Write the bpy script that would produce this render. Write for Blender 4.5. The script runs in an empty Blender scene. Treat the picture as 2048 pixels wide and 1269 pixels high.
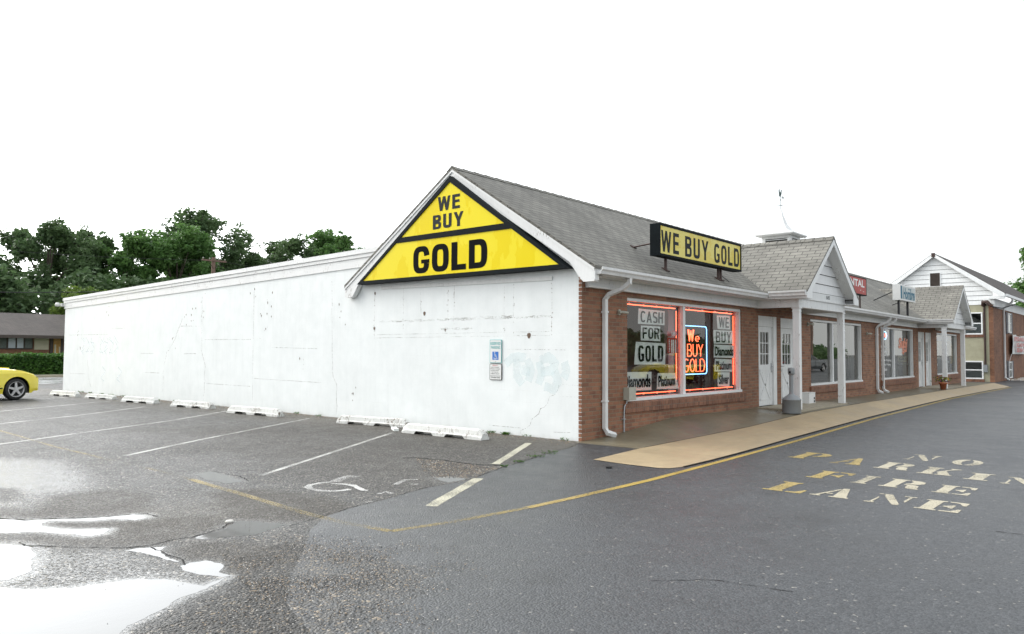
import bpy, math, random
import numpy as np
from mathutils import Vector, Matrix, noise
PI = math.pi
S = bpy.context.scene
COL = S.collection
rnd = random.Random(7)

# ------------------------------------------------------------------ materials
def mat(name):
    m = bpy.data.materials.new(name); m.use_nodes = True
    nt = m.node_tree; nt.nodes.clear()
    out = nt.nodes.new('ShaderNodeOutputMaterial')
    return m, nt, out
class N:
    """tiny node helper"""
    def __init__(s, nt): s.nt = nt
    def n(s, t, **k):
        x = s.nt.nodes.new(t)
        for a, b in k.items():
            if a.startswith('i_'):
                x.inputs[a[2:].replace('_', ' ')].default_value = b
            else: setattr(x, a, b)
        return x
    def l(s, a, b): s.nt.links.new(a, b)
    def noise(s, vec, scale, detail=3, rough=.55, dim='3D'):
        x = s.n('ShaderNodeTexNoise', noise_dimensions=dim); x.inputs['Scale'].default_value = scale
        x.inputs['Detail'].default_value = detail; x.inputs['Roughness'].default_value = rough
        s.l(vec, x.inputs['Vector']); return x.outputs['Fac']
    def ramp(s, fac, stops):
        r = s.n('ShaderNodeValToRGB'); e = r.color_ramp.elements
        while len(e) < len(stops): e.new(.5)
        for i, (p, c) in enumerate(stops):
            e[i].position = p; e[i].color = (c, c, c, 1) if not hasattr(c, '__len__') else (*c, 1)
        s.l(fac, r.inputs[0]); return r.outputs[0]
    def mix(s, fac, a, b, typ='MIX'):
        m = s.n('ShaderNodeMix', data_type='RGBA', blend_type=typ)
        for v, i in ((fac, 0), (a, 6), (b, 7)):
            if isinstance(v, (int, float)): m.inputs[i].default_value = v if i == 0 else (v, v, v, 1)
            elif isinstance(v, tuple): m.inputs[i].default_value = (*v, 1)
            else: s.l(v, m.inputs[i])
        return m.outputs[2]
    def math(s, op, a, b=0, c=None):
        m = s.n('ShaderNodeMath', operation=op)
        for v, i in ((a, 0), (b, 1)) + (((c, 2),) if c is not None else ()):
            if isinstance(v, (int, float)): m.inputs[i].default_value = v
            else: s.l(v, m.inputs[i])
        return m.outputs[0]
    def bsdf(s, out, color, rough=.6, spec=.5, metal=0, bump=None, bstr=.3, bdist=.01):
        p = s.n('ShaderNodeBsdfPrincipled')
        for v, i in ((color, 'Base Color'), (rough, 'Roughness'), (metal, 'Metallic')):
            if isinstance(v, tuple): p.inputs[i].default_value = (*v, 1)
            elif isinstance(v, (int, float)): p.inputs[i].default_value = v
            else: s.l(v, p.inputs[i])
        p.inputs['Specular IOR Level'].default_value = spec
        if bump is not None:
            b = s.n('ShaderNodeBump'); b.inputs['Strength'].default_value = bstr; b.inputs['Distance'].default_value = bdist
            s.l(bump, b.inputs['Height']); s.l(b.outputs[0], p.inputs['Normal'])
        if out is not None: s.l(p.outputs[0], out.inputs[0])
        return p
    def obj(s): return s.n('ShaderNodeTexCoord').outputs['Object']
    def uv(s): return s.n('ShaderNodeTexCoord').outputs['UV']
    def geo(s): return s.n('ShaderNodeNewGeometry').outputs['Position']

def m_plain(name, c, rough=.55, var=.12, scale=6., spec=.5, metal=0, bstr=.1):
    m, nt, out = mat(name); h = N(nt)
    g = h.geo(); n1 = h.noise(g, scale, 5); n2 = h.noise(g, scale * 9, 3)
    v = h.math('ADD', h.math('MULTIPLY', n1, .7), h.math('MULTIPLY', n2, .3))
    f = h.ramp(v, [(.3, 1 - var), (.7, 1 + var * .4)])
    col = h.mix(1, c, f, 'MULTIPLY')
    h.bsdf(out, col, rough, spec, metal, n2, bstr, .004)
    return m

def m_trim(name, c, chip=.0, dirt=.25, rough=.5):
    """painted wood or metal trim: grime streaks and flaked spots"""
    m, nt, out = mat(name); h = N(nt)
    g = h.geo()
    mp = h.n('ShaderNodeMapping'); mp.inputs['Scale'].default_value = (1, 1, .22); h.l(g, mp.inputs[0])
    st = h.noise(mp.outputs[0], 14, 5, .65)
    big = h.noise(g, 1.7, 4)
    d = h.ramp(h.math('ADD', h.math('MULTIPLY', st, .55), h.math('MULTIPLY', big, .45)), [(.35, 1 - dirt), (.62, 1.)])
    col = h.mix(1, c, d, 'MULTIPLY')
    if chip > 0:
        cn = h.noise(mp.outputs[0], 40, 6, .7)
        k = h.ramp(cn, [(.62 - chip * .25, 0.), (.64 - chip * .25, 1.)])
        k2 = h.ramp(h.noise(g, 3.1, 3), [(.5, 0.), (.62, 1.)])
        col = h.mix(h.math('MULTIPLY', k, k2), col, (.22, .19, .16))
    h.bsdf(out, col, rough, .4, 0, st, .15, .004)
    return m

def m_brick(name, c1, c2, mortar, w=.2155, r=.0718, mort=.0115, off=.5, painted=False):
    m, nt, out = mat(name); h = N(nt)
    uv = h.uv()
    b = h.n('ShaderNodeTexBrick', offset=off)
    b.inputs['Scale'].default_value = 1; b.inputs['Brick Width'].default_value = w; b.inputs['Row Height'].default_value = r
    b.inputs['Mortar Size'].default_value = mort * .5; b.inputs['Mortar Smooth'].default_value = .25; b.inputs['Bias'].default_value = -.05
    b.inputs['Color1'].default_value = (0, 0, 0, 1); b.inputs['Color2'].default_value = (1, 1, 1, 1); b.inputs['Mortar'].default_value = (.5, .5, .5, 1)
    h.l(uv, b.inputs['Vector'])
    rnd_ = b.outputs['Color']
    g = h.geo()
    fine = h.noise(g, 55, 4, .7); big = h.noise(g, .8, 4)
    col = h.mix(rnd_, c1, c2)
    # a few dark and a few orange bricks
    col = h.mix(h.ramp(h.noise(g, 3.3, 1), [(.60, 0.), (.72, .6)]), col, (c2[0] * .62, c2[1] * .55, c2[2] * .6))
    col = h.mix(1, col, h.ramp(fine, [(.3, .72), (.7, 1.22)]), 'MULTIPLY')
    col = h.mix(b.outputs['Fac'], col, mortar)
    col = h.mix(1, col, h.ramp(big, [(.3, .78), (.7, 1.1)]), 'MULTIPLY')
    hgt = h.math('ADD', h.math('MULTIPLY', b.outputs['Fac'], -1), h.math('MULTIPLY', fine, .25))
    h.bsdf(out, col, .72, .3, 0, hgt, .75, .008)
    return m

def m_shingle(name, c, row=.145, wid=.31, contrast=.5, slot=.4):
    m, nt, out = mat(name); h = N(nt)
    uv = h.uv()
    jit = h.n('ShaderNodeVectorMath', operation='ADD')
    nz = h.n('ShaderNodeTexNoise'); nz.inputs['Scale'].default_value = 1.4; h.l(uv, nz.inputs['Vector'])
    sc = h.n('ShaderNodeVectorMath', operation='SCALE'); sc.inputs['Scale'].default_value = .03
    h.l(nz.outputs['Color'], sc.inputs[0]); h.l(uv, jit.inputs[0]); h.l(sc.outputs[0], jit.inputs[1])
    b = h.n('ShaderNodeTexBrick', offset=.5)
    b.inputs['Scale'].default_value = 1; b.inputs['Brick Width'].default_value = wid; b.inputs['Row Height'].default_value = row
    b.inputs['Mortar Size'].default_value = .011; b.inputs['Mortar Smooth'].default_value = .1; b.inputs['Bias'].default_value = 0
    b.inputs['Color1'].default_value = (0, 0, 0, 1); b.inputs['Color2'].default_value = (1, 1, 1, 1)
    h.l(jit.outputs[0], b.inputs['Vector'])
    g = h.geo()
    fine = h.noise(g, 90, 2, .8); big = h.noise(g, .55, 5, .6); mid = h.noise(g, 4, 4)
    col = h.mix(1, c, h.ramp(b.outputs['Color'], [(0, 1 - contrast * .35), (1, 1 + contrast * .2)]), 'MULTIPLY')
    col = h.mix(1, col, h.ramp(fine, [(.25, .68), (.75, 1.28)]), 'MULTIPLY')
    col = h.mix(1, col, h.ramp(big, [(.3, .76), (.7, 1.16)]), 'MULTIPLY')
    col = h.mix(1, col, h.ramp(mid, [(.3, .86), (.7, 1.1)]), 'MULTIPLY')
    ms = h.n('ShaderNodeMapping'); ms.inputs['Scale'].default_value = (3.5, .25, .25); h.l(g, ms.inputs[0])
    col = h.mix(1, col, h.ramp(h.noise(ms.outputs[0], 1.0, 5, .6), [(.35, .84), (.6, 1.06)]), 'MULTIPLY')
    col = h.mix(h.math('MULTIPLY', b.outputs['Fac'], slot + .35), col, (c[0] * .18, c[1] * .18, c[2] * .18))
    hgt = h.math('ADD', h.math('MULTIPLY', b.outputs['Fac'], -1), h.math('MULTIPLY', fine, .3))
    h.bsdf(out, col, .68, .3, 0, hgt, .5, .008)
    return m

def m_whitewall():
    m, nt, out = mat('painted_block'); h = N(nt)
    uv = h.uv(); g = h.geo()
    b = h.n('ShaderNodeTexBrick', offset=.5)
    b.inputs['Scale'].default_value = 1; b.inputs['Brick Width'].default_value = .41; b.inputs['Row Height'].default_value = .205
    b.inputs['Mortar Size'].default_value = .004; b.inputs['Mortar Smooth'].default_value = .6
    h.l(uv, b.inputs['Vector'])
    big = h.noise(g, .6, 5, .6); mid = h.noise(g, 2.6, 5, .6); fine = h.noise(g, 38, 4, .7)
    mp = h.n('ShaderNodeMapping'); mp.inputs['Scale'].default_value = (1, 1, .12); h.l(g, mp.inputs[0])
    streak = h.noise(mp.outputs[0], 6, 5, .7)
    base = h.mix(h.ramp(mid, [(.3, 0.), (.7, 1.)]), (.775, .815, .815), (.845, .88, .88))
    base = h.mix(1, base, h.ramp(streak, [(.3, .955), (.55, 1.)]), 'MULTIPLY')
    base = h.mix(1, base, h.ramp(big, [(.25, .95), (.6, 1.)]), 'MULTIPLY')
    # block joints show only here and there
    jm = h.math('MULTIPLY', b.outputs['Fac'], h.ramp(h.noise(g, .9, 4, .7), [(.56, 0.), (.66, .2)]))
    base = h.mix(jm, base, (.5, .5, .48))
    # rising damp and splashes at the foot of the wall
    sep = h.n('ShaderNodeSeparateXYZ'); h.l(g, sep.inputs[0])
    foot = h.math('SUBTRACT', .22, h.math('ADD', sep.outputs[2], h.math('MULTIPLY', mid, .3)))
    fm = h.ramp(h.math('MULTIPLY', foot, 6), [(0, 0.), (1, .45)])
    base = h.mix(h.math('MULTIPLY', fm, h.ramp(fine, [(.3, .4), (.6, 1.)])), base, (.42, .40, .34))
    # flaked paint
    fl = h.math('MULTIPLY', h.ramp(h.noise(g, 60, 5, .75), [(.70, 0.), (.72, 1.)]), h.ramp(h.noise(g, .7, 2), [(.55, 0.), (.62, 1.)]))
    base = h.mix(h.math('MULTIPLY', fl, .6), base, (.38, .35, .31))
    hgt = h.math('ADD', h.math('MULTIPLY', fine, .5), h.math('ADD', mid, h.math('MULTIPLY', b.outputs['Fac'], -.25)))
    h.bsdf(out, base, .55, .4, 0, hgt, .28, .008)
    return m

def m_masked(name, c, thr=.5, scale=30, rough=.5, amount=1.0, big=1.6, bump=.3):
    """thin worn paint: transparent where worn off"""
    m, nt, out = mat(name); h = N(nt)
    g = h.geo()
    n1 = h.noise(g, scale, 5, .8); n2 = h.noise(g, big, 3)
    v = h.math('ADD', h.math('MULTIPLY', n1, .7), h.math('MULTIPLY', n2, .3))
    k = h.ramp(v, [(max(0, thr - .05), 0.), (thr + .03, amount)])
    p = h.bsdf(None, h.mix(1, c, h.ramp(n1, [(.3, .78), (.7, 1.1)]), 'MULTIPLY'), rough, .4, 0, n1, bump, .004)
    t = h.n('ShaderNodeBsdfTransparent'); mx = h.n('ShaderNodeMixShader')
    h.l(k, mx.inputs[0]); h.l(t.outputs[0], mx.inputs[1]); h.l(p.outputs[0], mx.inputs[2]); h.l(mx.outputs[0], out.inputs[0])
    return m

def m_glass(name, ior=1.9, tint=(.82, .86, .84)):
    m, nt, out = mat(name); h = N(nt)
    f = h.n('ShaderNodeFresnel'); f.inputs['IOR'].default_value = ior
    t = h.n('ShaderNodeBsdfTransparent'); t.inputs[0].default_value = (*tint, 1)
    gl = h.n('ShaderNodeBsdfGlossy'); gl.inputs['Roughness'].default_value = .0; gl.inputs[0].default_value = (.97, .97, .93, 1)
    n1 = h.noise(h.geo(), .9, 2)
    b = h.n('ShaderNodeBump'); b.inputs['Strength'].default_value = .03; b.inputs['Distance'].default_value = .02
    h.l(n1, b.inputs['Height']); h.l(b.outputs[0], gl.inputs['Normal'])
    mx = h.n('ShaderNodeMixShader'); h.l(f.outputs[0], mx.inputs[0]); h.l(t.outputs[0], mx.inputs[1]); h.l(gl.outputs[0], mx.inputs[2])
    h.l(mx.outputs[0], out.inputs[0])
    return m

def m_emit(name, c, s):
    m, nt, out = mat(name); h = N(nt)
    e = h.n('ShaderNodeEmission'); e.inputs[0].default_value = (*c, 1); e.inputs[1].default_value = s
    h.l(e.outputs[0], out.inputs[0]); return m

def m_paint(name, c, coat=1.0, rough=.35):
    m, nt, out = mat(name); h = N(nt)
    p = h.bsdf(out, c, rough, .5); p.inputs['Coat Weight'].default_value = coat; p.inputs['Coat Roughness'].default_value = .04
    return m

def m_leaf(name, c1, c2, sc=.5):
    m, nt, out = mat(name); h = N(nt)
    g = h.geo()
    v = h.math('ADD', h.math('MULTIPLY', h.noise(g, sc, 3), .5), h.math('MULTIPLY', h.noise(g, 3.5, 2), .5))
    col = h.mix(h.ramp(v, [(.35, 0.), (.65, 1.)]), c1, c2)
    p = h.bsdf(None, col, .5, .35)
    t = h.n('ShaderNodeBsdfTranslucent'); h.l(col, t.inputs[0])
    mx = h.n('ShaderNodeMixShader'); mx.inputs[0].default_value = .38
    h.l(p.outputs[0], mx.inputs[1]); h.l(t.outputs[0], mx.inputs[2]); h.l(mx.outputs[0], out.inputs[0])
    return m

def m_concrete(name, c, wet=.0, joint=None, rough=.7, var=.2):
    m, nt, out = mat(name); h = N(nt)
    g = h.geo()
    big = h.noise(g, .7, 5, .6); mid = h.noise(g, 5, 5, .6); fine = h.noise(g, 95, 3, .8)
    col = h.mix(1, c, h.ramp(big, [(.3, 1 - var), (.7, 1 + var * .5)]), 'MULTIPLY')
    col = h.mix(1, col, h.ramp(mid, [(.3, .9), (.7, 1.08)]), 'MULTIPLY')
    col = h.mix(1, col, h.ramp(fine, [(.3, .82), (.7, 1.15)]), 'MULTIPLY')
    if joint:
        b = h.n('ShaderNodeTexBrick', offset=0); b.inputs['Scale'].default_value = 1
        b.inputs['Brick Width'].default_value = joint[0]; b.inputs['Row Height'].default_value = joint[1]
        b.inputs['Mortar Size'].default_value = .006; h.l(g, b.inputs['Vector'])
        col = h.mix(h.math('MULTIPLY', b.outputs['Fac'], .6), col, (c[0] * .3, c[1] * .3, c[2] * .3))
    r = h.ramp(big, [(.3, max(.12, rough - wet)), (.7, rough)])
    h.bsdf(out, col, r, .5, 0, h.math('ADD', fine, mid), .25, .004)
    return m

M = {}
M['trim'] = m_trim('white_trim', (.75, .765, .76), .05, .14)
M['trim_old'] = m_trim('peeling_trim', (.80, .815, .81), .16, .08)
M['gutter'] = m_trim('gutter_enamel', (.75, .76, .755), 0, .2, .35)
M['soffit'] = m_trim('soffit_paint', (.58, .57, .55), .1)
M['brick'] = m_brick('red_brick', (.325, .155, .090), (.20, .095, .060), (.25, .20, .14), mort=.013)
M['rowlock'] = m_brick('rowlock_brick', (.30, .14, .085), (.17, .08, .052), (.21, .16, .12), w=.0718, r=.5, off=0)
M['brick2'] = m_brick('brown_brick', (.30, .145, .082), (.20, .095, .058), (.2, .13, .095))
M['wall'] = m_whitewall()
M['wallmark'] = m_masked('wall_crack', (.46, .45, .43), .52, 24, .8, .65)
M['wallmark2'] = m_masked('wall_scuff', (.50, .49, .46), .54, 45, .8, .6, 3.)
M['chip'] = m_masked('wall_chip', (.16, .11, .08), .46, 40, .8, 1)
M['graffiti'] = m_masked('faded_spray_paint', (.66, .84, .87), .42, 5, .6, .17, 2.)
M['graffiti2'] = m_masked('faded_chalk_blue', (.66, .82, .92), .47, 20, .6, .26, 2.)
M['shingle'] = m_shingle('grey_shingle', (.185, .18, .158), contrast=.4, slot=.4)
M['shingle2'] = m_shingle('grey_tab_shingle', (.22, .213, .188), contrast=.25, slot=.45)
M['shingle_brown'] = m_shingle('brown_shingle', (.06, .049, .043), contrast=.5, slot=.2)
M['siding'] = m_trim('white_siding', (.79, .80, .80), 0, .1)
M['siding2'] = m_trim('bright_siding', (.86, .88, .88), 0, .12)
M['olive'] = m_plain('olive_stucco', (.40, .385, .275), .8, .18, 3, .2)
M['glass'] = m_glass('shop_glass', 2.8, (.9, .93, .91))
M['glass_clear'] = m_glass('clear_shop_glass', 1.55, (.97, .985, .975))
M['glass2'] = m_glass('window_glass', 1.6, (.6, .65, .66))
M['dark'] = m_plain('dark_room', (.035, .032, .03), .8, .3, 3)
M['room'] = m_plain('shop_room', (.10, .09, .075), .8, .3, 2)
M['blind'] = m_plain('grey_panel', (.30, .31, .31), .6, .1, 2)
M['blackmetal'] = m_plain('black_metal', (.012, .013, .015), .35, .3, 8, .5)
M['signframe'] = m_plain('charcoal_sign_frame', (.010, .014, .016), .6, .3, 5, .06)
M['rust'] = m_plain('rusty_steel', (.05, .025, .02), .6, .4, 20)
M['ink'] = m_plain('sign_ink', (.006, .007, .008), .6, .1, 3, .03)
M['ink2'] = m_plain('faded_ink', (.038, .043, .046), .6, .15, 3, .05)
M['white'] = m_plain('white_plastic', (.74, .75, .74), .4, .06, 4)
M['paper'] = m_plain('poster_paper', (.86, .90, .87), .6, .08, 5)
M['red'] = m_plain('sign_red', (.50, .055, .05), .4, .12, 4)
M['redsign'] = m_plain('faded_red_panel', (.44, .075, .065), .5, .12, 4, .2)
M['teal'] = m_plain('teal_ink', (.10, .42, .42), .5, .1, 4)
M['blue'] = m_plain('blue_sign', (.02, .16, .55), .4, .05, 4)
M['bluegrey'] = m_plain('blue_grey_ink', (.05, .17, .25), .6, .1, 4, .2)
M['pink'] = m_plain('coral_letters', (.70, .25, .15), .5, .1, 4)
M['yel2'] = m_plain('yellow_card', (.62, .42, .05), .5, .1, 4)
M['canplastic'] = m_plain('grey_plastic', (.24, .26, .27), .5, .15, 4)
M['conc_block'] = m_trim('painted_concrete', (.76, .77, .74), .38, .22, .75)
M['terra'] = m_plain('terracotta', (.42, .13, .055), .7, .15, 8)
M['rubber'] = m_plain('tyre_rubber', (.018, .018, .019), .7, .2, 8)
M['alloy'] = m_plain('wheel_alloy', (.55, .55, .56), .3, .06, 5, .5, .7)
M['yellowcar'] = m_paint('yellow_car_paint', (.84, .70, .045))
M['darkcar'] = m_paint('dark_car_paint', (.03, .04, .05))
M['carglass'] = m_glass('car_glass', 1.5, (.1, .12, .12))
M['lamp'] = m_glass('headlight_glass', 1.5, (.7, .7, .72))
M['taillight'] = m_plain('tail_light', (.45, .02, .02), .2, .05, 3)
M['bark'] = m_plain('bark', (.10, .08, .062), .9, .35, 6)
M['wood'] = m_plain('pole_wood', (.17, .11, .085), .85, .3, 5)
M['leaf_dark'] = m_leaf('dark_leaves', (.060, .112, .050), (.135, .215, .085))
M['leaf_mid'] = m_leaf('mid_leaves', (.065, .155, .042), (.15, .275, .075))
M['leaf_yel'] = m_leaf('bright_leaves', (.08, .15, .025), (.17, .25, .05))
M['hedge'] = m_leaf('hedge_leaves', (.034, .10, .02), (.12, .25, .045), 1.2)
M['weed'] = m_leaf('weed_leaves', (.05, .13, .02), (.12, .22, .05), 4)
M['flower'] = m_plain('flower_yellow', (.75, .5, .03), .6, .1, 4)
M['flower2'] = m_plain('flower_purple', (.18, .02, .09), .6, .1, 4)
M['sidewalk'] = m_concrete('wet_concrete', (.175, .155, .105), .25, (2.4, 40), .5, .3)
M['tan'] = m_concrete('tan_concrete', (.385, .30, .18), .3, None, .7, .14)
M['stoop'] = m_concrete('dry_concrete', (.36, .32, .24), .1, None, .75, .15)
M['yellowline'] = m_masked('yellow_line_paint', (.40, .285, .06), .42, 50, .45)
M['yellowworn'] = m_masked('worn_yellow_paint', (.36, .28, .10), .515, 55, .5, .85)
M['yellowmid'] = m_masked('half_worn_yellow_paint', (.39, .285, .08), .47, 50, .45, .92)
M['yellowfaint'] = m_masked('faint_yellow_paint', (.34, .27, .11), .56, 55, .5, .7)
M['whiteline'] = m_masked('worn_white_paint', (.58, .58, .55), .49, 60, .5, .92)
M['whitefaint'] = m_masked('faint_white_paint', (.60, .60, .58), .505, 60, .5, .95)
M['creamline'] = m_masked('cream_line_paint', (.52, .50, .39), .475, 60, .5, .95)
M['letter'] = m_masked('cream_letter_paint', (.44, .40, .29), .455, 60, .42)
M['letteryel'] = m_masked('yellow_letter_paint', (.38, .285, .09), .45, 60, .42)
M['crack'] = m_plain('crack_void', (.012, .012, .012), .8, .3, 20, .2)
M['conduit'] = m_plain('galvanised_conduit', (.42, .44, .46), .4, .12, 10, .5, .3)
M['boxgrey'] = m_plain('box_enamel', (.40, .40, .34), .5, .12, 10)
M['shutter'] = m_plain('shutter_paint', (.09, .085, .095), .6, .15, 5)
M['creamwall'] = m_plain('cream_wall', (.50, .47, .35), .8, .12, 3)
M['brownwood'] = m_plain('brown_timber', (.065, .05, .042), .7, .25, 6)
M['curtain'] = m_plain('curtain', (.13, .15, .14), .8, .3, 10)
M['pane_bright'] = m_plain('net_curtain', (.42, .47, .52), .3, .12, 3)
M['ambers'] = m_plain('amber_poster', (.40, .22, .05), .6, .3, 8)
M['road'] = m_concrete('pale_wet_road', (.22, .23, .23), .35, None, .45, .15)
M['banner'] = m_plain('banner_cloth', (.74, .77, .75), .7, .08, 5)
M['asphalt_dark'] = m_concrete('dark_asphalt', (.045, .047, .05), .2, None, .6, .2)
M['neonred'] = m_emit('neon_red', (1, .11, .045), 5.2)
M['neonblue'] = m_emit('neon_blue', (.22, .52, 1), 4.0)
M['copper'] = m_plain('weathered_copper', (.05, .10, .09), .5, .3, 8)
M['stone_tan'] = m_plain('tan_pebble', (.40, .30, .20), .7, .3, 60)
M['stone_black'] = m_plain('black_pebble', (.02, .02, .02), .7, .3, 60)
M['stone_white'] = m_plain('white_pebble', (.62, .60, .56), .7, .2, 60)
M['rosy'] = m_plain('pink_paper', (.6, .14, .16), .5, .2, 20)
M['blue2'] = m_plain('window_blue', (.10, .20, .50), .5, .1, 5)

def m_yellowpanel():
    m, nt, out = mat('yellow_sign_panel'); h = N(nt)
    g = h.geo()
    mp = h.n('ShaderNodeMapping'); mp.inputs['Scale'].default_value = (1, 1, .45); h.l(g, mp.inputs[0])
    n1 = h.noise(mp.outputs[0], 1.5, 6, .62)
    k = h.ramp(n1, [(.49, 0.), (.505, 1.)])
    col = h.mix(k, (.80, .635, .002), (.84, .70, .02))
    h.bsdf(out, col, .22, .14)
    return m
M['yellow'] = m_yellowpanel()

def m_yellowbox():
    m, nt, out = mat('stained_yellow_panel'); h = N(nt)
    g = h.geo()
    mp = h.n('ShaderNodeMapping'); mp.inputs['Scale'].default_value = (1, 1, 1.4); h.l(g, mp.inputs[0])
    n1 = h.noise(mp.outputs[0], 1.9, 7, .66)
    st = h.ramp(n1, [(.50, 0.), (.535, 1.), (.56, .55)])
    col = h.mix(st, (.70, .60, .10), (.66, .49, .01))
    h.bsdf(out, col, .3, .5)
    return m
M['yellowbox'] = m_yellowbox()

def m_ground():
    m, nt, out = mat('parking_asphalt'); h = N(nt)
    g = h.geo()
    at = lambda n: h.n('ShaderNodeAttribute', attribute_name=n).outputs['Fac']
    fresh, wet, grav, dirt, dry = at('fresh'), at('wet'), at('gravel'), at('dirt'), at('dry')
    n_big = h.noise(g, .45, 5, .6); n_mid = h.noise(g, 3.2, 5, .62); n_s = h.noise(g, 22, 4, .7); n_f = h.noise(g, 95, 2, .8)
    vo = h.n('ShaderNodeTexVoronoi'); vo.inputs['Scale'].default_value = 62; h.l(g, vo.inputs['Vector'])
    vo2 = h.n('ShaderNodeTexVoronoi'); vo2.inputs['Scale'].default_value = 55; h.l(g, vo2.inputs['Vector'])
    # fresh overlay boundary is ragged
    fr = h.ramp(h.math('ADD', fresh, h.math('MULTIPLY', h.math('SUBTRACT', h.noise(g, 9, 4, .7), .5), .5)), [(.46, 0.), (.54, 1.)])
    old = h.mix(vo.outputs['Color'], (.075, .074, .070), (.165, .160, .150))
    sep = h.n('ShaderNodeSeparateColor'); h.l(vo.outputs['Color'], sep.inputs[0])
    old = h.mix(sep.outputs[0], (.014, .015, .016), (.105, .102, .096))
    old = h.mix(h.ramp(sep.outputs[1], [(.95, 0.), (.95, 1.)]), old, (.34, .31, .27))
    old = h.mix(1, old, h.ramp(n_mid, [(.3, .82), (.7, 1.15)]), 'MULTIPLY')
    old = h.mix(1, old, h.ramp(n_big, [(.3, .86), (.7, 1.12)]), 'MULTIPLY')
    old = h.mix(h.math('MULTIPLY', dirt, h.ramp(n_s, [(.3, .4), (.7, .85)])), old, (.12, .105, .078))
    old = h.mix(h.math('MULTIPLY', dry, h.ramp(n_s, [(.25, .2), (.6, .75)])), old, (.062, .055, .045))
    new = h.mix(sep.outputs[0], (.020, .023, .026), (.056, .060, .065))
    new = h.mix(h.ramp(sep.outputs[1], [(.991, 0.), (.995, 1.)]), new, (.22, .21, .19))
    new = h.mix(1, new, h.ramp(n_big, [(.3, .8), (.7, 1.2)]), 'MULTIPLY')
    new = h.mix(1, new, h.ramp(n_mid, [(.3, .9), (.7, 1.1)]), 'MULTIPLY')
    new = h.mix(1, new, h.ramp(h.noise(g, 1.3, 3, .5), [(.60, 1.), (.72, .72)]), 'MULTIPLY')
    col = h.mix(fr, old, new)
    # loose gravel scattered over the seam
    sep2 = h.n('ShaderNodeSeparateColor'); h.l(vo2.outputs['Color'], sep2.inputs[0])
    gs = h.mix(sep2.outputs[0], (.014, .015, .016), (.085, .08, .07))
    gs = h.mix(h.ramp(sep2.outputs[1], [(.90, 0.), (.93, 1.)]), gs, (.26, .21, .15))
    gk = h.ramp(h.math('ADD', grav, h.math('MULTIPLY', h.math('SUBTRACT', h.noise(g, 6, 5, .75), .5), 1.1)), [(.45, 0.), (.62, 1.)])
    gsel = h.math('MULTIPLY', gk, h.ramp(sep2.outputs[2], [(.35, 0.), (.4, 1.)]))
    col = h.mix(gsel, col, gs)
    # roughness: damp everywhere, standing film where wet
    film_v = h.math('ADD', wet, h.math('ADD', h.math('MULTIPLY', h.math('SUBTRACT', n_s, .5), .9), h.math('MULTIPLY', h.math('SUBTRACT', n_f, .5), 1.7)))
    film = h.ramp(film_v, [(.62, 0.), (.78, 1.)])
    damp = h.ramp(h.math('ADD', h.math('MULTIPLY', n_mid, .5), h.math('MULTIPLY', n_big, .5)), [(.38, .34), (.62, .60)])
    r_old = h.math('ADD', h.math('SUBTRACT', damp, h.math('MULTIPLY', wet, .34)), h.math('MULTIPLY', h.math('SUBTRACT', sep.outputs[2], .5), .34))
    r_old = h.math('ADD', r_old, h.math('MULTIPLY', dry, .16))
    rough = h.mix(fr, r_old, h.ramp(h.math('ADD', h.math('MULTIPLY', n_mid, .4), h.math('MULTIPLY', n_big, .6)), [(.38, .30), (.62, .52)]))
    rough = h.mix(gk, rough, .5)
    rough = h.mix(film, rough, .05)
    hgt = h.math('ADD', h.math('MULTIPLY', vo.outputs['Distance'], -.9), h.math('MULTIPLY', n_f, .5))
    hgt = h.math('ADD', hgt, h.math('MULTIPLY', h.math('MULTIPLY', vo2.outputs['Distance'], -2.2), gk))
    bs = h.n('ShaderNodeBump'); bs.inputs['Distance'].default_value = .016
    sh = h.ramp(h.math('ADD', at('sheen'), h.math('ADD', h.math('MULTIPLY', h.math('SUBTRACT', n_mid, .5), .8), h.math('ADD', h.math('MULTIPLY', h.math('SUBTRACT', sep.outputs[2], .5), .75), h.math('MULTIPLY', h.math('SUBTRACT', n_f, .5), 1.6)))), [(.50, 0.), (.66, 1.)])
    rough = h.mix(sh, rough, .17)
    st = h.mix(fr, .95, .5); st = h.mix(sh, st, .30); st = h.mix(film, st, .16)
    h.l(st, bs.inputs['Strength']); h.l(hgt, bs.inputs['Height'])
    p = h.bsdf(out, col, rough, .5); h.l(bs.outputs[0], p.inputs['Normal'])
    h.l(h.math('ADD', .30, h.math('ADD', h.math('MULTIPLY', sh, .7), h.math('MULTIPLY', h.math('MAXIMUM', film, fr), .2))), p.inputs['Specular IOR Level'])
    return m
M['ground'] = m_ground()

def m_water():
    m, nt, out = mat('puddle_water'); h = N(nt)
    g = h.geo()
    n1 = h.noise(g, 9, 3, .6)
    w = h.n('ShaderNodeTexVoronoi', feature='DISTANCE_TO_EDGE'); w.inputs['Scale'].default_value = 3.; h.l(g, w.inputs['Vector'])
    hg = h.math('ADD', n1, h.math('MULTIPLY', w.outputs['Distance'], .2))
    p = h.bsdf(out, (.035, .035, .033), .03, .5, 0, hg, .035, .01)
    p.inputs['IOR'].default_value = 1.45
    return m
M['water'] = m_water()

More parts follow.
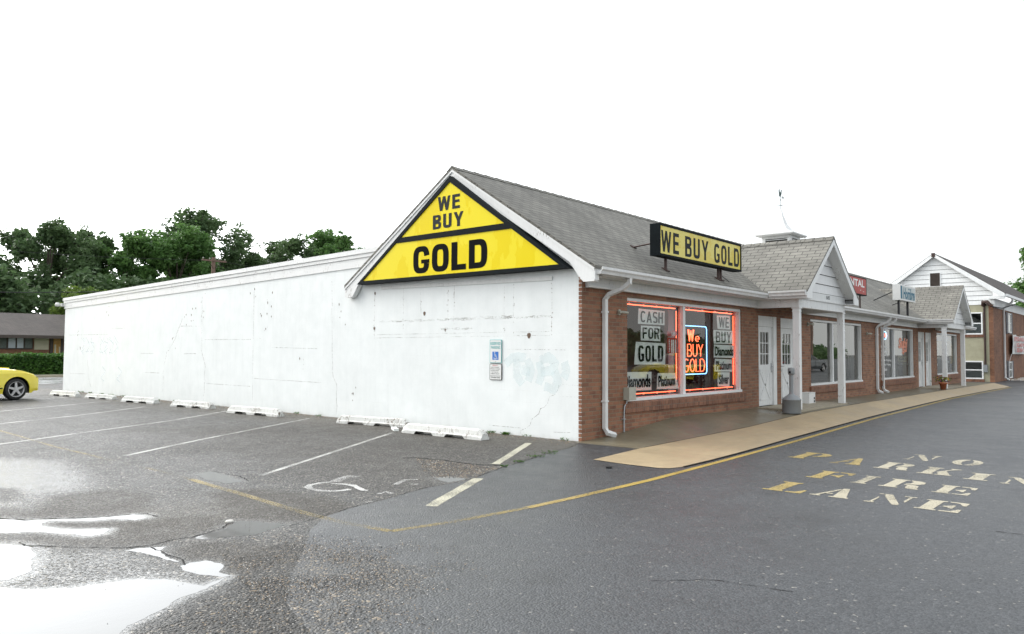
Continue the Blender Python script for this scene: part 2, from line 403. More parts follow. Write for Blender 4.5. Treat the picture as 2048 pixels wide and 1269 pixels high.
# ------------------------------------------------------------------ mesh builder
class MB:
    def __init__(s): s.v = []; s.f = []; s.m = []; s.sm = []
    def poly(s, pts, m=0, smooth=False):
        b = len(s.v); s.v += [tuple(p) for p in pts]; s.f.append(tuple(range(b, b + len(pts)))); s.m.append(m); s.sm.append(smooth)
    def mesh(s, vs, fs, m=0, smooth=False):
        b = len(s.v); s.v += [tuple(p) for p in vs]
        for f in fs: s.f.append(tuple(i + b for i in f)); s.m.append(m); s.sm.append(smooth)
    def box(s, x0, x1, y0, y1, z0, z1, m=0, dz=0.):
        """dz: drop of the far (x1) end, for the very slightly falling eaves"""
        P = [(x0, y0, z0), (x1, y0, z0 + dz), (x1, y1, z0 + dz), (x0, y1, z0), (x0, y0, z1), (x1, y0, z1 + dz), (x1, y1, z1 + dz), (x0, y1, z1)]
        s.mesh(P, [(0, 3, 2, 1), (4, 5, 6, 7), (0, 1, 5, 4), (1, 2, 6, 5), (2, 3, 7, 6), (3, 0, 4, 7)], m)
    def obox(s, c, ax, ay, az, m=0):
        """oriented box from centre and three half-vectors"""
        c, ax, ay, az = map(Vector, (c, ax, ay, az))
        P = [c + i * ax + j * ay + k * az for k in (-1, 1) for i, j in ((-1, -1), (1, -1), (1, 1), (-1, 1))]
        F = [(0, 3, 2, 1), (4, 5, 6, 7), (0, 1, 5, 4), (1, 2, 6, 5), (2, 3, 7, 6), (3, 0, 4, 7)]
        if ax.cross(ay).dot(az) < 0: F = [f[::-1] for f in F]
        s.mesh(P, F, m)
    def prism(s, pts, d, m=0):
        """closed polygon (3D points) extruded by vector d"""
        n = len(pts); A = [Vector(p) for p in pts]; d = Vector(d); B = [p + d for p in A]
        nrm = Vector((0, 0, 0))
        for i in range(n): nrm += A[i].cross(A[(i + 1) % n])
        F = [tuple(range(n)), tuple(range(2 * n - 1, n - 1, -1))]
        F += [(i, n + i, n + (i + 1) % n, (i + 1) % n) for i in range(n)]
        if nrm.dot(d) > 0: F = [f[::-1] for f in F]
        s.mesh(A + B, F, m)
    def tube(s, path, r, n=8, m=0, cap=True, smooth=True):
        P = [Vector(p) for p in path]
        if not hasattr(r, '__len__'):
            Q = [P[0]]
            for p in P[1:]:
                if (p - Q[-1]).length > 1e-4: Q.append(p)
            P = Q
        k = len(P); rs = r if hasattr(r, '__len__') else [r] * k
        vs = []; ref = None
        for i, p in enumerate(P):
            t = (P[min(i + 1, k - 1)] - P[max(i - 1, 0)]).normalized()
            if ref is None: ref = Vector((0, 0, 1)) if abs(t.z) < .9 else Vector((1, 0, 0))
            a = t.cross(ref).normalized(); b = t.cross(a).normalized(); ref = -b if False else a.cross(t).normalized()
            for j in range(n):
                an = 2 * PI * j / n; vs.append(p + (a * math.cos(an) + b * math.sin(an)) * rs[i])
        F = [(i * n + j, (i + 1) * n + j, (i + 1) * n + (j + 1) % n, i * n + (j + 1) % n) for i in range(k - 1) for j in range(n)]
        s.mesh(vs, F, m, smooth)
        if cap: s.poly(vs[:n], m); s.poly(vs[-n:][::-1], m)
    def lathe(s, c, prof, n=24, m=0, smooth=True):
        vs = [(c[0] + r * math.cos(2 * PI * j / n), c[1] + r * math.sin(2 * PI * j / n), c[2] + z) for r, z in prof for j in range(n)]
        F = [(i * n + j, i * n + (j + 1) % n, (i + 1) * n + (j + 1) % n, (i + 1) * n + j) for i in range(len(prof) - 1) for j in range(n)]
        s.mesh(vs, F, m, smooth)
    def strip(s, pts, w, z=None, m=0, wob=0, nrm=(0, 0, 1)):
        """flat ribbon along a polyline lying on a plane with normal nrm"""
        P = [Vector(p) for p in pts]; nv = Vector(nrm); L = []; R = []
        for i, p in enumerate(P):
            t = (P[min(i + 1, len(P) - 1)] - P[max(i - 1, 0)]).normalized(); sd = nv.cross(t).normalized()
            ww = (w[i] if hasattr(w, '__len__') else w) * .5
            L.append(p + sd * ww * (1 + wob * rnd.uniform(-1, 1))); R.append(p - sd * ww * (1 + wob * rnd.uniform(-1, 1)))
        for i in range(len(P) - 1): s.poly([R[i], R[i + 1], L[i + 1], L[i]], m)
    def build(s, name, mats, parent=None, **tags):
        me = bpy.data.meshes.new(name)
        me.from_pydata([tuple(v) for v in s.v], [], s.f)
        if not hasattr(mats, '__len__'): mats = [mats]
        for x in mats: me.materials.append(x)
        me.polygons.foreach_set('material_index', s.m); me.polygons.foreach_set('use_smooth', s.sm)
        # UVs in metres: horizontal tangent and up-slope direction of each face
        uvl = me.uv_layers.new(name='UVMap'); V = s.v; data = []
        me.update()
        for p in me.polygons:
            n = p.normal
            if abs(n.z) > .97:
                for i in p.vertices: data += [V[i][0], V[i][1]]
            else:
                t = Vector((-n.y, n.x, 0)).normalized(); b = n.cross(t)
                for i in p.vertices:
                    q = Vector(V[i]); data += [q.dot(t), q.dot(b)]
        uvl.data.foreach_set('uv', data)
        o = bpy.data.objects.new(name, me); COL.objects.link(o)
        if parent is not None:
            o.parent = parent
            o.matrix_parent_inverse = Matrix.Translation(-Vector(parent.get('_org', (0, 0, 0))))
        for k, v in tags.items(): o[k] = v
        return o

def thing(name, label, cat, loc=(0, 0, 0), group=None):
    o = bpy.data.objects.new(name, None); COL.objects.link(o); o.location = loc
    o['_org'] = tuple(float(c) for c in loc); o['label'] = label; o['category'] = cat
    o.empty_display_size = .2
    if group: o['group'] = group
    return o
def tg(label, cat, group=None):
    d = dict(label=label, category=cat)
    if group: d['group'] = group
    return d
def sub(o): o['_org'] = o.parent.get('_org', (0, 0, 0)) if o.parent else (0, 0, 0); return o
def subpart(mb, name, mats, parent, **k):
    """child of a part whose own matrix is identity in world space"""
    o = mb.build(name, mats, None, **k); o.parent = parent; return o

def copy_tree(o, parent=None):
    c = o.copy(); COL.objects.link(c); c.parent = parent
    for ch in list(o.children): copy_tree(ch, c)
    return c

# ------------------------------------------------------------------ lettering
def text_faces(s, bold=0., italic=0., spacing=1.):
    cu = bpy.data.curves.new('t', 'FONT'); cu.body = s; cu.offset = bold; cu.shear = italic; cu.space_character = spacing
    cu.resolution_u = 4
    o = bpy.data.objects.new('t', cu); COL.objects.link(o)
    dg = bpy.context.evaluated_depsgraph_get(); dg.update()
    me = bpy.data.meshes.new_from_object(o.evaluated_get(dg))
    vs = [(v.co.x, v.co.y) for v in me.vertices]; fs = [tuple(p.vertices) for p in me.polygons]
    bpy.data.objects.remove(o); bpy.data.curves.remove(cu); bpy.data.meshes.remove(me)
    return vs, fs
def put_text(mb, s, org, u, v, w, h, bold=.02, m=0, italic=0., spacing=1., th=0.):
    """flat lettering filling the w x h rectangle whose lower left corner is org"""
    vs, fs = text_faces(s, bold, italic, spacing)
    xs = [a for a, b in vs]; ys = [b for a, b in vs]
    x0, x1, y0, y1 = min(xs), max(xs), min(ys), max(ys)
    O, U, V = Vector(org), Vector(u).normalized(), Vector(v).normalized(); nn = U.cross(V)
    P = [O + U * ((a - x0) / (x1 - x0) * w) + V * ((b - y0) / (y1 - y0) * h) + nn * th for a, b in vs]
    fs2 = []
    for f in fs:
        a, b, c = P[f[0]], P[f[1]], P[f[2]]
        n = (b - a).cross(c - a)
        fs2.append(f if n.dot(nn) > 0 else f[::-1])
    mb.mesh(P, fs2, m)

def sup(cx, cy, a, b, nl, nr, t):
    c, s_ = math.cos(t), math.sin(t); n = nr if c >= 0 else nl
    return cx + a * math.copysign(abs(c) ** (2 / n), c), cy + b * math.copysign(abs(s_) ** (2 / n), s_)
def heavy(mb, s, org, u, v, w, h, m=0):
    """poster-weight G O L D built from rings and bars"""
    O, U, V = Vector(org), Vector(u), Vector(v); x = 0.; W_ = dict(G=.48, O=.48, L=.40, D=.48); tot = sum(W_[c] for c in s) + .075 * (len(s) - 1)
    def P(a, b): return O + U * ((x + a) / tot * w) + V * (b * h)
    def rect(a0, a1, b0, b1): mb.poly([P(a0, b0), P(a1, b0), P(a1, b1), P(a0, b1)], m)
    for ch in s:
        g = W_[ch]; t, th = .155, .20
        if ch in 'GOD':
            K = 72
            for k in range(K):
                t0, t1 = 2 * PI * k / K, 2 * PI * (k + 1) / K; nl = 40 if ch == 'D' else 3.0
                A, B_ = sup(g / 2, .5, g / 2, .5, nl, 3., t0), sup(g / 2, .5, g / 2, .5, nl, 3., t1)
                C, D = sup(g / 2, .5, g / 2 - t, .5 - th, nl if ch == 'D' else 4, 4, t1), sup(g / 2, .5, g / 2 - t, .5 - th, nl if ch == 'D' else 4, 4, t0)
                if ch == 'G' and A[0] > g * .6 and .36 < (A[1] + B_[1]) / 2 < .64: continue
                mb.poly([P(*A), P(*B_), P(*C), P(*D)], m)
            if ch == 'G': rect(g * .5, g, .36, .50)
        else: rect(0, t + .01, 0, 1); rect(t + .01, g, 0, th)
        x += g + .075
def cond(mb, s, org, u, v, w, h, t=.30, th=.17, gap=.24, m=0):
    """condensed grotesque capitals from bars, slanted bars and ring pieces"""
    O, U, V = Vector(org), Vector(u), Vector(v); NN = U.cross(V).normalized(); W_ = {'W': 1.55, 'A': 1.12, 'Y': 1.12, 'L': .86, 'E': .92, 'F': .88, ' ': .5, 'N': 1.05, '!': .35}
    tot = sum(W_.get(c, 1.) for c in s) + gap * (len(s) - 1); x = 0.; lay = [0]
    def P(a, b): return O + U * ((x + a) / tot * w) + V * (b * h) + NN * (lay[0] % 7) * .00015
    def q(*p): lay[0] += 1; mb.poly([P(*k) for k in p], m)
    def bar(a0, a1, b0, b1): q((a0, b0), (a1, b0), (a1, b1), (a0, b1))
    def sl(a0, b0, a1, b1, tt=t): q((a0 - tt / 2, b0), (a0 + tt / 2, b0), (a1 + tt / 2, b1), (a1 - tt / 2, b1))
    def ring(cx, cy, a, b, nl, nr, d0, d1, K=40, tt=t, hh=th):
        lay[0] += 1
        for k in range(K):
            t0, t1 = [math.radians(d0 + (d1 - d0) * (k + e) / K) for e in (0, 1)]
            no = lambda z: 40 if z > 30 else 5
            mb.poly([P(*sup(cx, cy, a, b, nl, nr, t0)), P(*sup(cx, cy, a, b, nl, nr, t1)), P(*sup(cx, cy, a - tt, b - hh, no(nl), no(nr), t1)), P(*sup(cx, cy, a - tt, b - hh, no(nl), no(nr), t0))], m)
    for ch in s:
        g = W_.get(ch, 1.)
        if ch in 'OQ': ring(g / 2, .5, g / 2, .5, 3, 3, 0, 360)
        elif ch == 'D': ring(g / 2, .5, g / 2, .5, 40, 3, 0, 360)
        elif ch == 'C': ring(g / 2, .5, g / 2, .5, 3, 3, 32, 328)
        elif ch == 'G': ring(g / 2, .5, g / 2, .5, 3, 3, 32, 312); bar(g * .52, g, .36, .50); bar(g - t, g, .06, .36)
        elif ch == 'E': bar(0, t, 0, 1); bar(t, g, 0, th); bar(t, g * .94, .43, .43 + th * .95); bar(t, g, 1 - th, 1)
        elif ch == 'F': bar(0, t, 0, 1); bar(t, g * .94, .42, .42 + th); bar(t, g, 1 - th, 1)
        elif ch == 'L': bar(0, t, 0, 1); bar(t, g, 0, th)
        elif ch == 'H': bar(0, t, 0, 1); bar(g - t, g, 0, 1); bar(t, g - t, .42, .42 + th)
        elif ch == 'T': bar(g / 2 - t / 2, g / 2 + t / 2, 0, 1 - th); bar(0, g, 1 - th, 1)
        elif ch == 'N': bar(0, t, 0, 1); bar(g - t, g, 0, 1); sl(t / 2, 1, g - t / 2, 0)
        elif ch == 'B': ring(g / 2, .27, g / 2, .27, 40, 3, 0, 360, hh=th * .85); ring(g * .48, .755, g * .48, .245, 40, 3, 0, 360, hh=th * .85)
        elif ch == 'P' or ch == 'R':
            ring(g / 2, .72, g / 2, .28, 40, 3, 0, 360, hh=th * .9); bar(0, t, 0, .5)
            if ch == 'R': sl(g - t / 2, 0, g * .62, .47)
        elif ch == 'U': bar(0, t, .3, 1); bar(g - t, g, .3, 1); ring(g / 2, .3, g / 2, .3, 3, 3, 180, 360, 20)
        elif ch == 'S': ring(g / 2, .735, g / 2, .265, 3, 3, 20, 275, 26, hh=th * .85); ring(g / 2, .275, g / 2, .275, 3, 3, -160, 92, 26, hh=th * .85)
        elif ch == 'Y': sl(g / 2, .40, t / 2, 1); sl(g / 2, .40, g - t / 2, 1); bar(g / 2 - t / 2, g / 2 + t / 2, 0, .42)
        elif ch == 'A': sl(t / 2, 0, g / 2, 1); sl(g - t / 2, 0, g / 2, 1); bar(g * .25, g * .75, .22, .22 + th * .8)
        elif ch == 'W': z = t * .92; sl(g * .27, 0, z / 2, 1, z); sl(g * .27, 0, g / 2, 1, z); sl(g * .73, 0, g / 2, 1, z); sl(g * .73, 0, g - z / 2, 1, z)
        x += g + gap
SU, SV = (0, -1, 0), (0, 0, 1)      # reading direction on the side wall (faces -X)
FU, FV = (1, 0, 0), (0, 0, 1)       # reading direction on the front (faces -Y)

def quad2(mb, p, m=0):
    mb.poly(p, m)

# ================================================================== GROUND
def sd_poly(X, Y, poly):
    """signed distance (negative inside) of grid points to a polygon"""
    P = np.array(poly, float); n = len(P); d = np.full(X.shape, 1e9); inside = np.zeros(X.shape, bool)
    for i in range(n):
        a = P[i]; b = P[(i + 1) % n]; ex, ey = b - a; wx = X - a[0]; wy = Y - a[1]
        t = np.clip((wx * ex + wy * ey) / max(1e-12, ex * ex + ey * ey), 0, 1)
        d = np.minimum(d, (wx - ex * t) ** 2 + (wy - ey * t) ** 2)
        c = ((a[1] <= Y) & (b[1] > Y)) | ((b[1] <= Y) & (a[1] > Y))
        with np.errstate(divide='ignore', invalid='ignore'):
            xi = a[0] + (Y - a[1]) / (b[1] - a[1] + 1e-12) * ex
        inside ^= c & (X < xi)
    d = np.sqrt(d); return np.where(inside, -d, d)
def smooth(a, b, x): t = np.clip((x - a) / (b - a), 0, 1); return t * t * (3 - 2 * t)

PUD = dict(
 P1=[(-9.6,-1.3),(-9.36,-1.77),(-9.13,-1.95),(-9.03,-2.1),(-8.84,-2.27),(-8.65,-2.32),(-8.47,-2.41),(-8.33,-2.6),(-8.28,-2.8),(-8.25,-2.86),(-8.03,-2.81),(-8.27,-2.94),(-8.43,-3.0),(-8.62,-3.1),(-8.76,-3.2),(-8.87,-3.25),(-8.97,-3.34),(-9.07,-3.5),(-9.5,-4.0),(-11.2,-3.2),(-11,-1.5)],
 P2=[(-9.3,-.1),(-9.04,-0.35),(-8.73,-0.74),(-8.66,-0.93),(-8.71,-1.21),(-8.82,-1.5),(-8.92,-1.7),(-9.03,-1.79),(-9.32,-1.56),(-10.2,-1.0),(-10.2,-.2)],
 P3=[(-8.9,1.0),(-8.66,0.72),(-8.44,0.27),(-8.38,0.15),(-8.25,0.05),(-8.09,-0.09),(-7.92,-0.23),(-7.73,-0.31),(-7.61,-0.32),(-7.53,-0.42),(-7.57,-0.56),(-7.68,-0.55),(-7.82,-0.36),(-7.96,-0.32),(-8.08,-0.2),(-8.18,-0.08),(-8.3,-0.08),(-8.34,-0.24),(-8.28,-0.44),(-8.2,-0.58),(-8.0,-0.77),(-8.11,-0.92),(-8.22,-0.91),(-8.3,-0.7),(-8.41,-0.45),(-8.56,-0.33),(-8.85,-0.05),(-9.2,.6)],
 P5=[(-6.11,1.48),(-5.88,1.52),(-5.87,1.19),(-5.99,0.58),(-6.19,0.6),(-6.2,1.06)],
 P6=[(-7.66,-1.62),(-7.54,-1.55),(-7.38,-1.52),(-7.22,-1.36),(-7.1,-1.31),(-7.0,-1.43),(-6.95,-1.57),(-6.88,-1.72),(-7.05,-1.80),(-7.3,-1.86),(-7.47,-1.78),(-7.62,-1.72)],
 P7=[(-8.2,-1.58),(-8.03,-1.63),(-7.94,-1.71),(-8.04,-1.8),(-8.08,-1.88),(-8.07,-2.02),(-8.07,-2.2),(-8.09,-2.15),(-8.13,-1.91),(-8.15,-1.72)],
 P8=[(-8.12,-2.31),(-8.04,-2.27),(-7.94,-2.31),(-7.9,-2.46),(-7.93,-2.56),(-8.02,-2.65),(-8.02,-2.78),(-8.08,-2.78),(-8.08,-2.72),(-8.13,-2.63),(-8.15,-2.52),(-8.15,-2.42)],
 P9=[(-4.29,-0.83),(-4.12,-0.93),(-4.07,-1.17),(-4.14,-1.23),(-4.39,-1.23),(-4.38,-1.08),(-4.29,-0.94)])
P4=[(-7.9,6.2),(-7.59,5.11),(-7.11,4.49),(-6.9,3.95),(-7.02,2.87),(-7.24,1.98),(-7.58,1.38),(-7.82,1.35),(-7.92,1.47),(-8.16,0.93),(-8.3,1.0),(-9.2,1.6),(-9.2,5)]
P4b=[(-8.28,2.3),(-8.0,1.99),(-8.06,1.61),(-8.16,1.31),(-8.48,1.5)]
FRESH=[(-.02,.05),(-.6,-.3),(-1.55,-.52),(-1.89,-.58),(-2.44,-.76),(-3,-.91),(-3.51,-1.04),(-3.96,-1.27),(-4.23,-1.32),(-4.76,-1.3),(-5.13,-1.37),(-5.5,-1.48),(-5.78,-1.53),(-6.08,-1.58),(-6.48,-1.72),(-6.9,-2.1),(-7.3,-2.6),(-7.75,-3.1),(-8.1,-3.6),(-8.3,-4.2),(-9,-5.2),(-11,-9),(-30,-60),(400,-60),(400,.05)]
GRAV=[(-7.35,-2.5),(-7.2,-3.1),(-7.2,-3.7),(-7.88,-4.05),(-8.23,-4.3),(-8.9,-4.5),(-8.72,-3.62),(-8.23,-3.29),(-7.79,-2.97)]
GRAV2=[(-3.32,.55),(-3.29,.26),(-3.2,.04),(-3.2,-.27),(-3.19,-.54),(-3.05,-.91),(-3.51,-1.04),(-3.93,-1.22),(-4.2,-1.0),(-4.29,-.83),(-4.1,-.49),(-3.71,0)]

def axis(lo, a, b, hi, step):
    far = []; x = a; s = step
    while x > lo: s *= 1.25; x -= s; far.append(x)
    l = far[::-1] + list(np.arange(a, b + step * .5, step)); x = l[-1]; s = step
    while x < hi: s *= 1.25; x += s; l.append(x)
    return np.array(l)
gx = axis(-500, -11.5, 3.0, 700, .06); gy = axis(-400, -9, 12, 600, .06)
GX, GY = np.meshgrid(gx, gy, indexing='ij')
nxg, nyg = GX.shape
wet = np.zeros(GX.shape); 
for k, p in PUD.items():
    soft = .34 if k == 'P2' else .2
    wet = np.maximum(wet, (1 - smooth(-.02, soft, sd_poly(GX, GY, p))) * (.95 if k in ('P1', 'P2', 'P3') else .62))
w4 = (1 - smooth(-.5, .55, sd_poly(GX, GY, P4))) * (smooth(-.02, .25, sd_poly(GX, GY, P4b)))
sheen = np.maximum(w4, .55 * (1 - smooth(-.1, .5, sd_poly(GX, GY, [(-8.9,-2.2),(-8.5,-2.3),(-8.3,-2.5),(-8.5,-1.5),(-8.9,-1.3),(-9.6,-1.5)]))))
# damp sheen in the low ground between the puddles
wet = np.maximum(wet, .34 * (1 - smooth(0., 3.6, np.hypot(GX + 9.2, (GY + .3) * .7))))
DRY = [[(-8.18,.48),(-7.8,1.19),(-7.45,1.24),(-7.16,1.08),(-7.1,.56),(-7.46,-.33),(-7.7,-.23),(-7.9,-.17),(-8.22,.13),(-8.45,.54),(-8.57,1.13),(-8.3,1.08)],
 [(-8.28,-.06),(-8.13,-.23),(-7.97,-.41),(-7.75,-.55),(-7.57,-.65),(-7.29,-.74),(-7.08,-.97),(-7.2,-1.25),(-7.59,-1.49),(-7.99,-1.6),(-8.28,-1.35),(-8.66,-.86),(-8.76,-.59),(-8.57,-.5),(-8.42,-.6),(-8.31,-.8),(-8.14,-1.0),(-7.98,-.79),(-8.17,-.53),(-8.33,-.4)],
 [(-7.96,-1.82),(-7.68,-1.66),(-7.55,-1.97),(-7.38,-2.31),(-7.24,-2.78),(-7.28,-2.95),(-7.7,-2.82),(-8.01,-2.75),(-7.93,-2.5),(-7.92,-2.27),(-8.04,-2.17)],
 [(-6.58,.14),(-6.11,.08),(-5.89,-.9),(-5.99,-1.46),(-6.29,-1.84),(-6.92,-1.57),(-7.08,-.97)]]
dry = np.zeros(GX.shape)
for p in DRY: dry = np.maximum(dry, 1 - smooth(-.12, .16, sd_poly(GX, GY, p)))
dry = np.maximum(dry, .55 * (1 - smooth(-.8, 1.2, sd_poly(GX, GY, [(-4.09,7.11),(-2.4,6.31),(0,4.4),(0,-.3),(-4,-1.2),(-5.2,-1.0),(-4.9,1.3)]))))
fresh = 1 - smooth(-.06, .06, sd_poly(GX, GY, FRESH))
grav = np.maximum(1 - smooth(-.25, .6, sd_poly(GX, GY, GRAV)), .55 * (1 - smooth(-.15, .15, sd_poly(GX, GY, GRAV2))))
dirt = (1 - smooth(.1, 2.3, np.abs(GX))) * (GX < 0) * (GY > -.3) * .9
dirt = np.maximum(dirt, .45 * np.exp(-((GX + 7.3) ** 2 + (GY + .7) ** 2) / .6))
verts = np.stack([GX.ravel(), GY.ravel(), np.zeros(GX.size)], 1)
idx = np.arange(nxg * nyg).reshape(nxg, nyg)
quads = np.stack([idx[:-1, :-1], idx[1:, :-1], idx[1:, 1:], idx[:-1, 1:]], -1).reshape(-1, 4)
gm = bpy.data.meshes.new('ground')
gm.vertices.add(len(verts)); gm.vertices.foreach_set('co', verts.ravel())
gm.loops.add(quads.size); gm.loops.foreach_set('vertex_index', quads.ravel().astype(np.int32))
gm.polygons.add(len(quads)); gm.polygons.foreach_set('loop_start', np.arange(0, quads.size, 4, dtype=np.int32))
gm.update(calc_edges=True)
for nme, arr in (('sheen', sheen), ('dry', dry), ('fresh', fresh), ('wet', wet), ('gravel', grav), ('dirt', dirt)):
    a = gm.attributes.new(nme, 'FLOAT', 'POINT'); a.data.foreach_set('value', arr.ravel().astype(np.float32))
gm.materials.append(M['ground'])
go = bpy.data.objects.new('ground', gm); COL.objects.link(go); go['kind'] = 'structure'

def struct(mb, name, mats): return mb.build(name, mats, None, kind='structure')
def ragged(poly, amp=.02, seg=.05, seed=1):
    r = random.Random(seed); out = []
    n = len(poly)
    for i in range(n):
        a = Vector(poly[i]); b = Vector(poly[(i + 1) % n]); L = (b - a).length; k = max(1, int(L / seg))
        for j in range(k):
            p = a.lerp(b, j / k); q = noise.noise_vector(Vector((p.x * 7, p.y * 7, seed))) * amp + noise.noise_vector(Vector((p.x * 31, p.y * 31, seed))) * amp * .5
            out.append((p.x + q.x, p.y + q.y))
    return out
for i, (k, p) in enumerate(PUD.items()):
    mb = MB(); mb.poly([(x, y, .0007) for x, y in ragged(p, .028, .04, i + 3)]); struct(mb, 'puddle', M['water'])

# road along the back with its verge, and yard asphalt by the second building
mb = MB(); mb.poly([(-60, 30, .004), (90, 30, .004), (90, 38.6, .004), (-60, 38.6, .004)]); struct(mb, 'road', M['road'])
mb = MB(); mb.poly([(-60, 26.9, .006), (60, 26.9, .006), (60, 27.3, .006), (-60, 27.3, .006)]); struct(mb, 'drain_strip', M['asphalt_dark'])
mb = MB(); mb.box(-60, 90, 38.6, 38.85, 0, .13); struct(mb, 'kerb', M['stoop'])

# sidewalk along the shop front (rises from grade at the corner)
def interp(x, T):
    for (a, za), (b, zb) in zip(T, T[1:]):
        if x <= b: return za + (zb - za) * max(0, (x - a)) / (b - a)
    return T[-1][1]
ZB = [(-.2, .006), (0, .008), (1.1, .045), (3.2, .23), (7.4, .20), (16, .16), (23, .18), (33, .16)]
ZF = [(-.2, .006), (.2, .008), (3.95, .05), (6.9, .146), (10.2, .175), (19.7, .18), (33, .17)]
xs = [-.17, 0, .3, .7, 1.1, 1.8, 2.5, 3.2, 4, 5, 6, 7.4, 9, 11, 13, 16, 19.7, 23, 27, 31.8]
mb = MB()
for a, b in zip(xs, xs[1:]):
    mb.poly([(a, -1.22, interp(a, ZF)), (b, -1.22, interp(b, ZF)), (b, .02, interp(b, ZB)), (a, .02, interp(a, ZB))])
mb.box(-.175, -.165, -1.22, 0, -.02, .005)
struct(mb, 'sidewalk', M['sidewalk'])
FRONT = [(-1.76, -2.0), (-1.75, -2.49), (-1.68, -2.62), (-1.45, -2.69), (-.63, -2.68), (.71, -2.62), (3.12, -2.45), (4.16, -2.39), (8.84, -2.13), (13, -1.98), (18.98, -1.80), (30, -1.80), (31.8, -1.9)]
mb = MB()
mb.poly([(-1.69, -1.41, .006), (-1.76, -2.0, .006), (-1.75, -2.49, .006), (-1.68, -2.62, .006), (-1.45, -2.69, .006), (-.63, -2.68, .006), (-.18, -2.665, .006), (-.18, -1.25, .01), (-1.15, -1.35, .006)])
fr = [(-.18, -2.665)] + FRONT[5:]
fx = lambda x: interp(x, fr)
for a, b in zip([-.18] + xs[2:], xs[2:]):
    mb.poly([(a, fx(a), .008), (b, fx(b), .008), (b, -1.235, interp(b, ZF) + .002), (a, -1.235, interp(a, ZF) + .002)])
struct(mb, 'walkway', M['tan'])
# thin asphalt joint between the two pours
mb = MB(); mb.strip([(x, -1.2275, interp(x, ZF) + .003) for x in xs[1:]], .022); struct(mb, 'expansion_joint', M['crack'])
mb = MB(); mb.strip([(a, b - .012, .011) for a, b in FRONT[3:]], .035, wob=.3); struct(mb, 'gutter_crack', M['crack'])
mb = MB(); mb.box(7.2, 10.75, -1.08, -.01, .1, .215); mb.box(22.6, 26.4, -1.08, -.01, .1, .2); struct(mb, 'porch_slab', M['stoop'])

# painted lines -------------------------------------------------------
def dens(pts, step=.25):
    out = []
    for a, b in zip(pts, pts[1:]):
        L = math.dist(a, b); k = max(1, int(L / step))
        out += [tuple(a[i] + (b[i] - a[i]) * j / k for i in range(len(a))) for j in range(k)]
    return out + [pts[-1]]
def line(name, pts, w, m, z=.002, wob=.10):
    mb = MB(); mb.strip([(x, y, z) for x, y in dens(pts)], w, wob=wob); struct(mb, name, M[m])
line('yellow_line', [(-4.9, -2.85), (-4.2, -2.88), (-3.3, -2.895)], .09, 'yellowmid', .003, .06)
line('yellow_line', [(-6.3, 3.79), (-6.28, 2.4), (-6.31, 1.2)], .06, 'yellowfaint')
line('yellow_line', [(-3.3, -2.895), (-2.64, -2.9), (-.39, -2.82), (2.9, -2.67), (8.84, -2.31), (18.98, -1.92), (31.3, -2.0)], .092, 'yellowline', .003, .04)
line('yellow_line', [(-6.44, -2.61), (-5.82, -2.75), (-4.9, -2.85)], .085, 'yellowworn')
line('yellow_line', [(-6.31, 1.2), (-6.38, .37), (-6.41, -.23), (-6.47, -.92), (-6.51, -1.56), (-6.51, -2.04), (-6.44, -2.61)], .085, 'yellowworn')
line('yellow_line', [(-6.07, 9.64), (-6.16, 7.78), (-6.28, 5.61), (-6.28, 4.58), (-6.3, 3.79)], .06, 'yellowworn')
line('parking_line', [(-5.49, -2.09), (-3.96, -1.30)], .125, 'creamline')
line('parking_line', [(-2.94, -.66), (-.77, .54)], .115, 'creamline')
line('parking_line', [(-5.6, .82), (-3.4, 2.15), (-1.277, 3.442)], .075, 'whiteline')
line('parking_line', [(-5.976, 3.823), (-4.272, 4.946), (-.542, 7.164)], .075, 'whiteline')
line('parking_line', [(-7.9, 6.0), (-5.352, 7.465), (-2.988, 8.783), (-.768, 10.4)], .08, 'whiteline')
line('parking_line', [(-7.2, 9.6), (-5.67, 10.569), (-3.901, 11.558), (-1.552, 13.283)], .085, 'whiteline')
line('parking_line', [(-6.3, 13.2), (-4.791, 14.129), (-2.811, 15.346), (-1.2, 16.35)], .09, 'whiteline')
line('parking_line', [(-5.5, 17.0), (-2.198, 18.776), (-1.361, 19.3)], .09, 'whiteline')
# worn wheelchair symbol
mb = MB()
def ws(pts, w): mb.strip([(x, y, .002) for x, y in dens(pts, .08)], w, wob=.25)
ws([(-5.3, -.2), (-5.46, -.17), (-5.59, -.2), (-5.69, -.29), (-5.74, -.42), (-5.72, -.58), (-5.65, -.71), (-5.55, -.75), (-5.45, -.75)], .075)
ws([(-5.27, -.23), (-5.04, -.07), (-4.92, -.03), (-4.88, -.16)], .13)
ws([(-5.37, -.29), (-5.28, -.44), (-5.28, -.59), (-5.39, -.9), (-5.36, -.95)], .07)
ws([(-4.92, -.89), (-4.63, -.73), (-4.5, -.82)], .07); ws([(-5.42, -1.19), (-5.28, -1.16), (-5.31, -1.3)], .06); ws([(-5.8, -1.47), (-5.72, -1.48)], .05); ws([(-4.78, -1.0), (-4.72, -1.06)], .04)
struct(mb, 'wheelchair_marking', M['whitefaint'])

